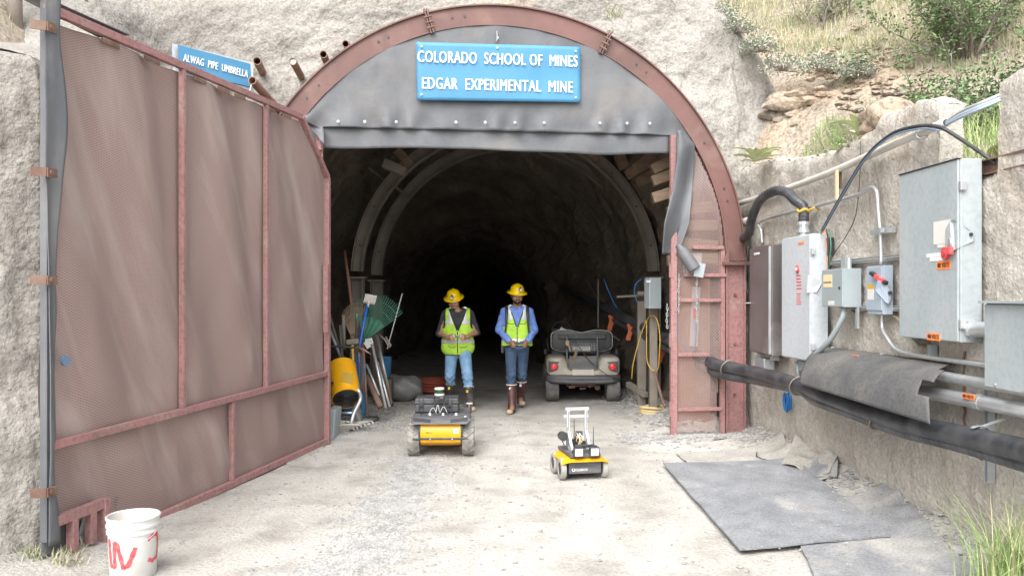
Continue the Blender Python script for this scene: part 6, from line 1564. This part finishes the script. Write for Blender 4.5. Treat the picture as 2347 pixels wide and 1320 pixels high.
# ================================================================ BUCKET, MATS, SCRAPS
c = ongr(302, 1318); bx, by = c.x, c.y+.02; bz = gz(0, by)-.005
bk = thing('plastic_bucket', 'white plastic bucket with red painted letters standing by the gate foot, sand inside', 'bucket', (bx, by, bz))
MB().lathe([(.125, 0), (.131, .01), (.143, .27), (.151, .272), (.151, .285), (.147, .288), (.147, .305), (.153, .308), (.153, .322), (.149, .326), (.149, .352), (.156, .356), (.156, .366), (.150, .370), (.144, .366), (.142, .33), (.133, .10)], (bx, by, bz), 48, cap=False).build('pail', m_plast, bk, 2)
MB().grid(lambda a, b: (bx+.139*b*math.cos(a*6.2832), by+.139*b*math.sin(a*6.2832), bz+.29+.018*mn.noise(V(b*4*math.cos(a*6.28), b*4*math.sin(a*6.28), 1))), 32, 8).build('sand', m_sand, bk, True)
MB().tube(smooth_path([(bx+.150, by-.02, bz+.30), (bx+.165, by-.09, bz+.275), (bx+.12, by-.15, bz+.24), (bx+.05, by-.175, bz+.235)][:3], 5), .0025, 5).build('handle', m_galv, bk, True)
def paint(poly, w, th0):
    """a brush stroke on the bucket: points (px, py) in the photo"""
    mb = MB(); P_ = []
    for px, py in poly:
        x = (px-302)/F*by*1.0; z = EYE+(HY-py)/F*(by-.14); z -= bz; r = interp(z, [0, .27], [.1325, .1445])+.002
        a = math.asin(max(-.97, min(.97, x/r))); P_.append((a, z))
    P_ = [P_[0]]+P_ if False else P_; pts_ = []
    for i in range(len(P_)-1):
        for k in range(6): t = k/6; pts_.append((lerp(P_[i][0], P_[i+1][0], t), lerp(P_[i][1], P_[i+1][1], t)))
    pts_.append(P_[-1])
    th = -math.atan2(bx, by)
    prev = None
    for i, (a, z) in enumerate(pts_):
        a0 = pts_[max(i-1, 0)]; a1 = pts_[min(i+1, len(pts_)-1)]; dx = (a1[0]-a0[0])*.14; dz = a1[1]-a0[1]; L_ = math.hypot(dx, dz) or 1
        nx_, nz_ = -dz/L_*w*(1+.25*math.sin(i*2.1)), dx/L_*w*(1+.25*math.sin(i*1.3)); cur = []
        for s in (-1, 1):
            aa = a+s*nx_/.14; zz = z+s*nz_; r = interp(zz, [0, .27], [.131, .1435])+.002
            cur.append(len(mb.v)); mb.v.append((bx+r*math.sin(aa+th), by-r*math.cos(aa+th), bz+zz))
        if prev: mb.f.append((prev[0], cur[0], cur[1], prev[1]))
        prev = cur
    return mb
paint([(252, 1238), (256, 1300), (264, 1300), (262, 1245), (268, 1246), (281, 1302), (292, 1296), (307, 1256)], .013, 0).build('painted_letter', m_red, bk)
paint([(332, 1244), (342, 1237), (352, 1236), (356, 1262), (352, 1290), (342, 1296), (333, 1290)], .011, 0).build('painted_letter', m_red, bk)
# floor mats
def mat(poly, th, m, label, z=0, bend=0, nm='rubber_mat', seed=0, curl=None):
    pts_ = [ongr(*p) for p in poly]; c0, c1, c2, c3 = pts_
    def fn(a, b):
        p = c0.lerp(c1, a).lerp(c3.lerp(c2, a), b)
        e = min(a, 1-a, b, 1-b)
        wob = (.012*mn.noise(V(a*6, b*6, seed)) if e < .02 else 0)
        q = V(p.x+wob, p.y+wob, 0); q.z = max(ground_h(q.x, q.y), gz(q.x, q.y))+z+th+.004+.008*mn.noise(V(a*3, b*3, seed+3))+.006
        if curl: q.z += curl(a, b)
        return q
    o = MB().grid(fn, 40, 40, th).build(nm, m, None, 2)
    return tag(o, label, 'rubber mat')
mat([(1695, 1273), (2042, 1240), (1815, 1063), (1520, 1072)], .014, m_mat, 'large dark rubber mat in the middle, lying over its two neighbours', .022, seed=1, curl=lambda a, b: .02*max(0, a-.9)*4*(1-b)*0)
mat([(1875, 1345), (2265, 1345), (2030, 1146), (1790, 1162)], .014, m_mat2, 'dusty rubber mat at the bottom right, partly beneath the large dark mat', .002, seed=2)
mat([(1590, 1075), (1850, 1080), (1790, 1026), (1550, 1045)], .012, m_scrap, 'thin dusty pale mat behind the large dark mat', .002, seed=3)
for i, (pl, lb, m, cu) in enumerate([([(1790, 1078), (1900, 1110), (1950, 1070), (1835, 1032)], 'pale torn rubber scrap in front of the wall, topmost of the pile', m_scrap, lambda a, b: .03+.03*math.sin(a*7+b*3)), ([(1850, 1100), (1918, 1116), (1922, 1078), (1862, 1082)], 'dark curled rubber scrap folded over in the pile by the wall', m_mat2, lambda a, b: .015+.05*math.sin(b*5)*a), ([(1860, 1110), (1975, 1112), (1960, 1075), (1900, 1070)], 'flat pale rubber scrap at the right side of the pile', m_scrap, lambda a, b: .01*math.sin(a*8))]):
    mat(pl, .008, m, lb, .006, seed=5+i, nm='rubber_scrap', curl=cu)
for i, (pts_, lb) in enumerate([([(1735, 1045), (1733, 1055), (1748, 1062), (1756, 1063)], 'thin dark bent wire lying on the edge of the large mat'), ([(1633, 1017), (1650, 1016), (1665, 1014)], 'thin dark wire lying on the ground before the jamb')]):
    tag(MB().tube([ongr(*p)+V(0, 0, .045) for p in pts_], .005, 5).build('wire', m_ink), lb, 'wire')
for i, (px, py, r, lb) in enumerate([(2204, 1280, .055, 'grey stone beside the grass clump at the bottom right'), (2310, 1290, .13, 'flat broad stone under the grass clump at the bottom right'), (2230, 1283, .06, 'pale stone between the two other stones by the wall foot'), (1815, 1062, .03, 'small stone at the far corner of the large mat'), (1470, 952, .05, 'small brown stone left of the yellow coil'), (1240, 1280, .012, 'tiny stone in the middle foreground')]):
    p = ongr(px, py); tag(MB().ico((p.x, p.y, p.z+r*.35+.03*(r > .05)), r, 2, .3, (1.3, 1, .6)).build('stone', m_gravel if i % 2 == 0 else m_conc, None, True), lb, 'stone')
# ================================================================ VEGETATION
def blade(mb, p, h, w, lean, az, segs=3):
    d = V(math.cos(az), math.sin(az), 0); s_ = V(-d.y, d.x, 0); prev = None
    for i in range(segs+1):
        t = i/segs; q = V(p)+d*lean*t*t*h+V(0, 0, h*(t-.25*lean*t*t)); ww = w*(1-t)**.8
        if i < segs: mb.v += [tuple(q-s_*ww/2), tuple(q+s_*ww/2)]; cur = (len(mb.v)-2, len(mb.v)-1)
        else: mb.v.append(tuple(q)); cur = (len(mb.v)-1,)
        if prev: mb.f.append((prev[0], prev[1], cur[1], cur[0]) if len(cur) == 2 else (prev[0], prev[1], cur[0]))
        prev = cur
def patch(n, fx, hgt, m, label=None, cat=None, nm='grass', w=.006, stuff=False, lean=.8, clump=1):
    mb = MB()
    for _ in range(n):
        p = fx()
        if p is None: continue
        for k in range(clump): blade(mb, V(p)+V(random.gauss(0, .03), random.gauss(0, .03), -.02) if clump > 1 else p, hgt*random.uniform(.5, 1.2), w*random.uniform(.7, 1.3), lean*random.uniform(.1, 1), random.random()*6.28)
    o = mb.build(nm, m, None)
    return tag(o, kind='stuff') if stuff else tag(o, label, cat)
def hillpt(px0, px1, pyf, Y0=7, Y1=16):
    """a random spot of the hillside whose own position falls in a zone of the plan"""
    for _ in range(60):
        x = random.uniform(3.0, 9.5); y = random.uniform(Y0, Y1); z = hill_h(x, y); px = CX+F*x/y; py = HY-F*(z-EYE)/y
        if px0 < px < px1 and pyf(px, py): return V(x, y, z)
patch(3300, lambda: hillpt(1560, 2360, lambda a, b: -60 < b < 150-max(0, 1830-a)*.45+max(0, a-2000)*.1, 9.5, 18), .17, m_leafg, stuff=True, w=.010, clump=4)
patch(1900, lambda: hillpt(1560, 2360, lambda a, b: -60 < b < 120, 9.5, 18), .25, m_leafd, nm='dry_grass', stuff=True, w=.008, clump=3)
patch(520, lambda: hillpt(1755, 1935, lambda a, b: 285 < b < 365, 7.2, 10.0), .22, m_tuft, 'bright green grass tuft growing on the bench behind the retaining wall', 'grass tuft', 'grass_tuft', .008, clump=4)
patch(180, lambda: hillpt(1900, 1985, lambda a, b: 265 < b < 350, 6.8, 9.6), .24, m_tuft, 'green grass tuft just left of the leafy plant above the wall', 'grass tuft', 'grass_tuft', .008, clump=4)
patch(520, lambda: (lambda x, y: V(x, y, hill_h(x, y)-.05))(random.uniform(3.25, 4.6), random.uniform(5.3, 7.2)), .45, m_tuft, 'tall green grass filling the gap in the retaining wall', 'grass tuft', 'grass_tuft', .011, clump=3)
patch(120, lambda: (lambda x, y: V(x, y, hill_h(x, y)-.05))(random.uniform(3.15, 3.5), random.uniform(5.3, 5.85)), .40, m_leafd, 'straw coloured grass in front of the gap in the retaining wall', 'grass tuft', 'grass_tuft', .010, clump=2)
patch(330, lambda: (lambda p: V(p.x+random.gauss(0, .10), p.y+random.gauss(0, .14), p.z))(V(2.84, 4.68, -.06)), .55, m_tuft, 'tall green grass clump at the foot of the wall, bottom right', 'grass clump', 'grass_clump', .008, lean=1.1)
patch(60, lambda: (lambda p: V(p.x+random.gauss(0, .10), p.y+random.gauss(0, .10), p.z))(V(2.84, 4.68, .02)), .50, m_leafd, 'dry straw blades mixed in the bottom right grass clump', 'grass clump', 'grass_clump', .007, lean=1.2)
patch(260, lambda: (lambda p: V(p.x, p.y, ground_h(p.x, p.y)))(ongr(random.uniform(50, 185), random.uniform(1255, 1318))), .10, m_leafg, 'low green weeds under the free end of the gate, bottom left', 'weeds', 'weeds', .010, lean=1.3, clump=3)
patch(40, lambda: (lambda p: V(p.x, p.y, ground_h(p.x, p.y)))(ongr(random.uniform(140, 185), random.uniform(1240, 1285))), .16, m_leafg, 'taller weed stems beside the lower gate flap', 'weeds', 'weeds', .012, lean=.8)
patch(70, lambda: face_pt(random.uniform(1.28, 1.48), 3.55+random.uniform(-.04, .1)+1.55)+V(0, -.03, 0), .10, m_leafg, 'small green tuft sprouting from the concrete above the arch', 'grass tuft', 'grass_tuft', .009, lean=1.0)
for i in range(9):       # sage and small shrubs on the slope
    px, py, Y, r = [(1795, 118, 10.6, .30), (1880, 118, 10.4, .28), (1690, 40, 10.8, .24), (1740, 75, 10.7, .26), (2140, 225, 8.7, .26), (2075, 235, 8.9, .22), (1965, 128, 10.2, .22), (1650, 12, 11.0, .25), (2020, 215, 9.3, .18)][i]
    p = at(px, py, Y); p.z = max(p.z-.25, hill_h(p.x, p.y)-.05) if i != 2 and i != 7 else p.z-.2; mb = MB(); tw = MB()
    for k in range(260):
        d = V(random.gauss(0, 1), random.gauss(0, 1), abs(random.gauss(0, .8))).normalized(); e = p+V(d.x*r, d.y*r*.8, d.z*r*.9)*random.uniform(.6, 1)
        if k % 6 == 0: tw.bar(p, e, .006, .006)
        for j in range(3):
            q = e+V(random.gauss(0, .03), random.gauss(0, .03), random.gauss(0, .03)); a_ = V(random.gauss(0, 1), random.gauss(0, 1), random.gauss(0, 1)).normalized()*.018; b_ = a_.cross(V(0, 0, 1))*.6+V(0, .0, .008)
            n0 = len(mb.v); mb.v += [tuple(q-a_), tuple(q+b_), tuple(q+a_), tuple(q-b_)]; mb.f.append((n0, n0+1, n0+2, n0+3))
    lb = ['grey green shrub on the slope edge, right above the cracked concrete corner', 'pale sage shrub in the middle of the slope edge', 'sage shrub hugging the top edge of the sprayed concrete', 'grey shrub between the two sage shrubs on the concrete edge', 'pale shrub just above the broken wall top', 'small dry shrub left of the one above the wall top', 'sage shrub beside the loose rubble', 'sage shrub at the upper end of the concrete edge', 'tiny sage shrub below the rubble patch'][i]
    o = thing('sage_shrub', lb, 'shrub', p); mb.build('foliage', m_sage, o); tw.build('twigs', m_twig, o)
def bush(base, R, H, nb, nl, label, m, seed, leaf=.028, bare=.25):
    rnd = random.Random(seed); o = thing('bush', label, 'bush', base); tw = MB(); lf = MB(); tips = []
    for i in range(nb):
        az = rnd.random()*6.28; sp = rnd.uniform(.15, 1); p = V(base)+V(rnd.gauss(0, .08), rnd.gauss(0, .08), 0); r = rnd.uniform(.010, .022); pts_ = [p]
        d = V(math.cos(az)*sp, math.sin(az)*sp*.8, rnd.uniform(.5, 1.1)).normalized(); L_ = rnd.uniform(.6, 1)*H
        for k in range(7):
            d = (d+V(rnd.gauss(0, .22), rnd.gauss(0, .22), rnd.gauss(0, .14))).normalized(); pts_.append(pts_[-1]+d*L_/6*(R/H if False else 1))
        tw.tube(pts_, [r*(1-.12*k) for k in range(8)], 5)
        for k in range(2, 8):
            for q in range(3):
                e = pts_[k]; dd = (d+V(rnd.gauss(0, .7), rnd.gauss(0, .7), rnd.gauss(0, .5))).normalized(); e2 = e+dd*rnd.uniform(.12, .34)
                tw.tube([e, (e+e2)/2+V(0, 0, .01), e2], [.005, .004, .002], 3); 
                if rnd.random() > bare: tips += [e2, (e+e2)/2]
    for _ in range(nl):
        e = rnd.choice(tips); q = e+V(rnd.gauss(0, .045), rnd.gauss(0, .045), rnd.gauss(0, .04)); a_ = V(rnd.gauss(0, 1), rnd.gauss(0, 1), rnd.gauss(0, .6)).normalized(); b_ = a_.cross(V(rnd.gauss(0, 1), rnd.gauss(0, 1), 1)).normalized(); s_ = leaf*rnd.uniform(.5, 1.1)
        n0 = len(lf.v); lf.v += [tuple(q-a_*s_), tuple(q+b_*s_*.5), tuple(q+a_*s_), tuple(q-b_*s_*.5)]; lf.f.append((n0, n0+1, n0+2, n0+3))
    tw.build('branches', m_twig, o, True); lf.build('foliage', m, o)
def hb3(x, y): return (x, y, hill_h(x, y)-.05)
bush(hb3(4.75, 8.5), .9, 1.15, 34, 11000, 'large twiggy green bush at the upper right above the wall', m_leafb, 3)
bush(hb3(5.45, 8.2), .9, 1.35, 34, 15000, 'dense green bush at the right edge of the slope', m_leafb, 5, bare=.05)
bush(hb3(4.15, 9.0), .6, .75, 26, 2600, 'mostly bare grey bush left of the big green bush', m_sage, 8, .02, .5)
bush(hb3(5.3, 9.9), .8, 1.3, 28, 8000, 'green bush behind the others at the top right corner', m_leafb, 11)
bush(hb3(4.35, 11.8), .4, .6, 10, 900, 'small dark green sapling high on the slope', m_leafb, 15, .02, .2)
def mull(c, r, n, label, seed, up=1.0):
    rnd = random.Random(seed); o = MB()
    for i in range(n):
        az = i*2.4+rnd.random()*.4; L_ = r*rnd.uniform(.7, 1.1); el_ = up*rnd.uniform(.4, 1.3); w = L_*.26; d = V(math.cos(az), math.sin(az), 0); s_ = V(-d.y, d.x, 0)
        o.grid(lambda a, b: V(c)+d*(L_*a*math.cos(el_*(1-.5*a)))+V(0, 0, L_*a*math.sin(el_*(1-.6*a)))+s_*(b-.5)*w*math.sin(min(1, a*1.05+.08)*math.pi)**.7+V(0, 0, .10*w*abs(b-.5)*4), 6, 2)
    tag(o.build('mullein_plant', m_mull, None, True), label, 'plant')
mull((at(1732, 372, 9.3)), .30, 22, 'pale green rosette plant at the left end of the bench above the wall', 1)
mull(at(1968, 312, 7.35), .30, 14, 'pale leafy plant behind the wall where its top steps up', 2, 1.1)
mull(at(1930, 345, 7.6), .16, 8, 'smaller leafy plant just left of the wall step', 3, .4)
mull(at(2265, 385, 5.9), .28, 9, 'broad leafy plant inside the gap in the wall', 4, .9)
o = MB().ico(at(2040, 275, 7.1), .20, 2, .3, (1.3, 1, .7)); tag(o.build('boulder', m_outc, None, True), 'grey boulder resting behind the step in the wall top', 'rock')
# tree trunk and brush at the top left corner
Yt = 6.0
while Yt < 12 and at(35, 48, Yt).z > hillL_h(at(35, 48, Yt).x, Yt): Yt += .05
p = at(35, 48, Yt); o = thing('tree', 'thin tree trunk on the slope in the top left corner', 'tree', p-V(0, 0, .3)); MB().tube([p-V(0, 0, .3), p+V(.0, 0, .3), p+V(.05, 0, 1.2)], [.07, .06, .04], 8).build('trunk', m_twig, o, True)
lf = MB(); rnd = random.Random(4)
for _ in range(1500):
    q = p+V(rnd.gauss(0, .5), rnd.gauss(0, .3), 1.3+rnd.gauss(0, .25)); a_ = V(rnd.gauss(0, 1), rnd.gauss(0, 1), rnd.gauss(0, .6)).normalized()*.03; b_ = a_.cross(V(0, 1, 1))*.5; n0 = len(lf.v); lf.v += [tuple(q-a_), tuple(q+b_), tuple(q+a_), tuple(q-b_)]; lf.f.append((n0, n0+1, n0+2, n0+3))
lf.build('crown', m_leafb, o)
patch(260, lambda: (lambda x, y: V(x, y, hillL_h(x, y)))(random.uniform(-6.5, -4), random.uniform(5, 9)), .12, m_leafd, nm='dry_grass', stuff=True, w=.01, clump=3)
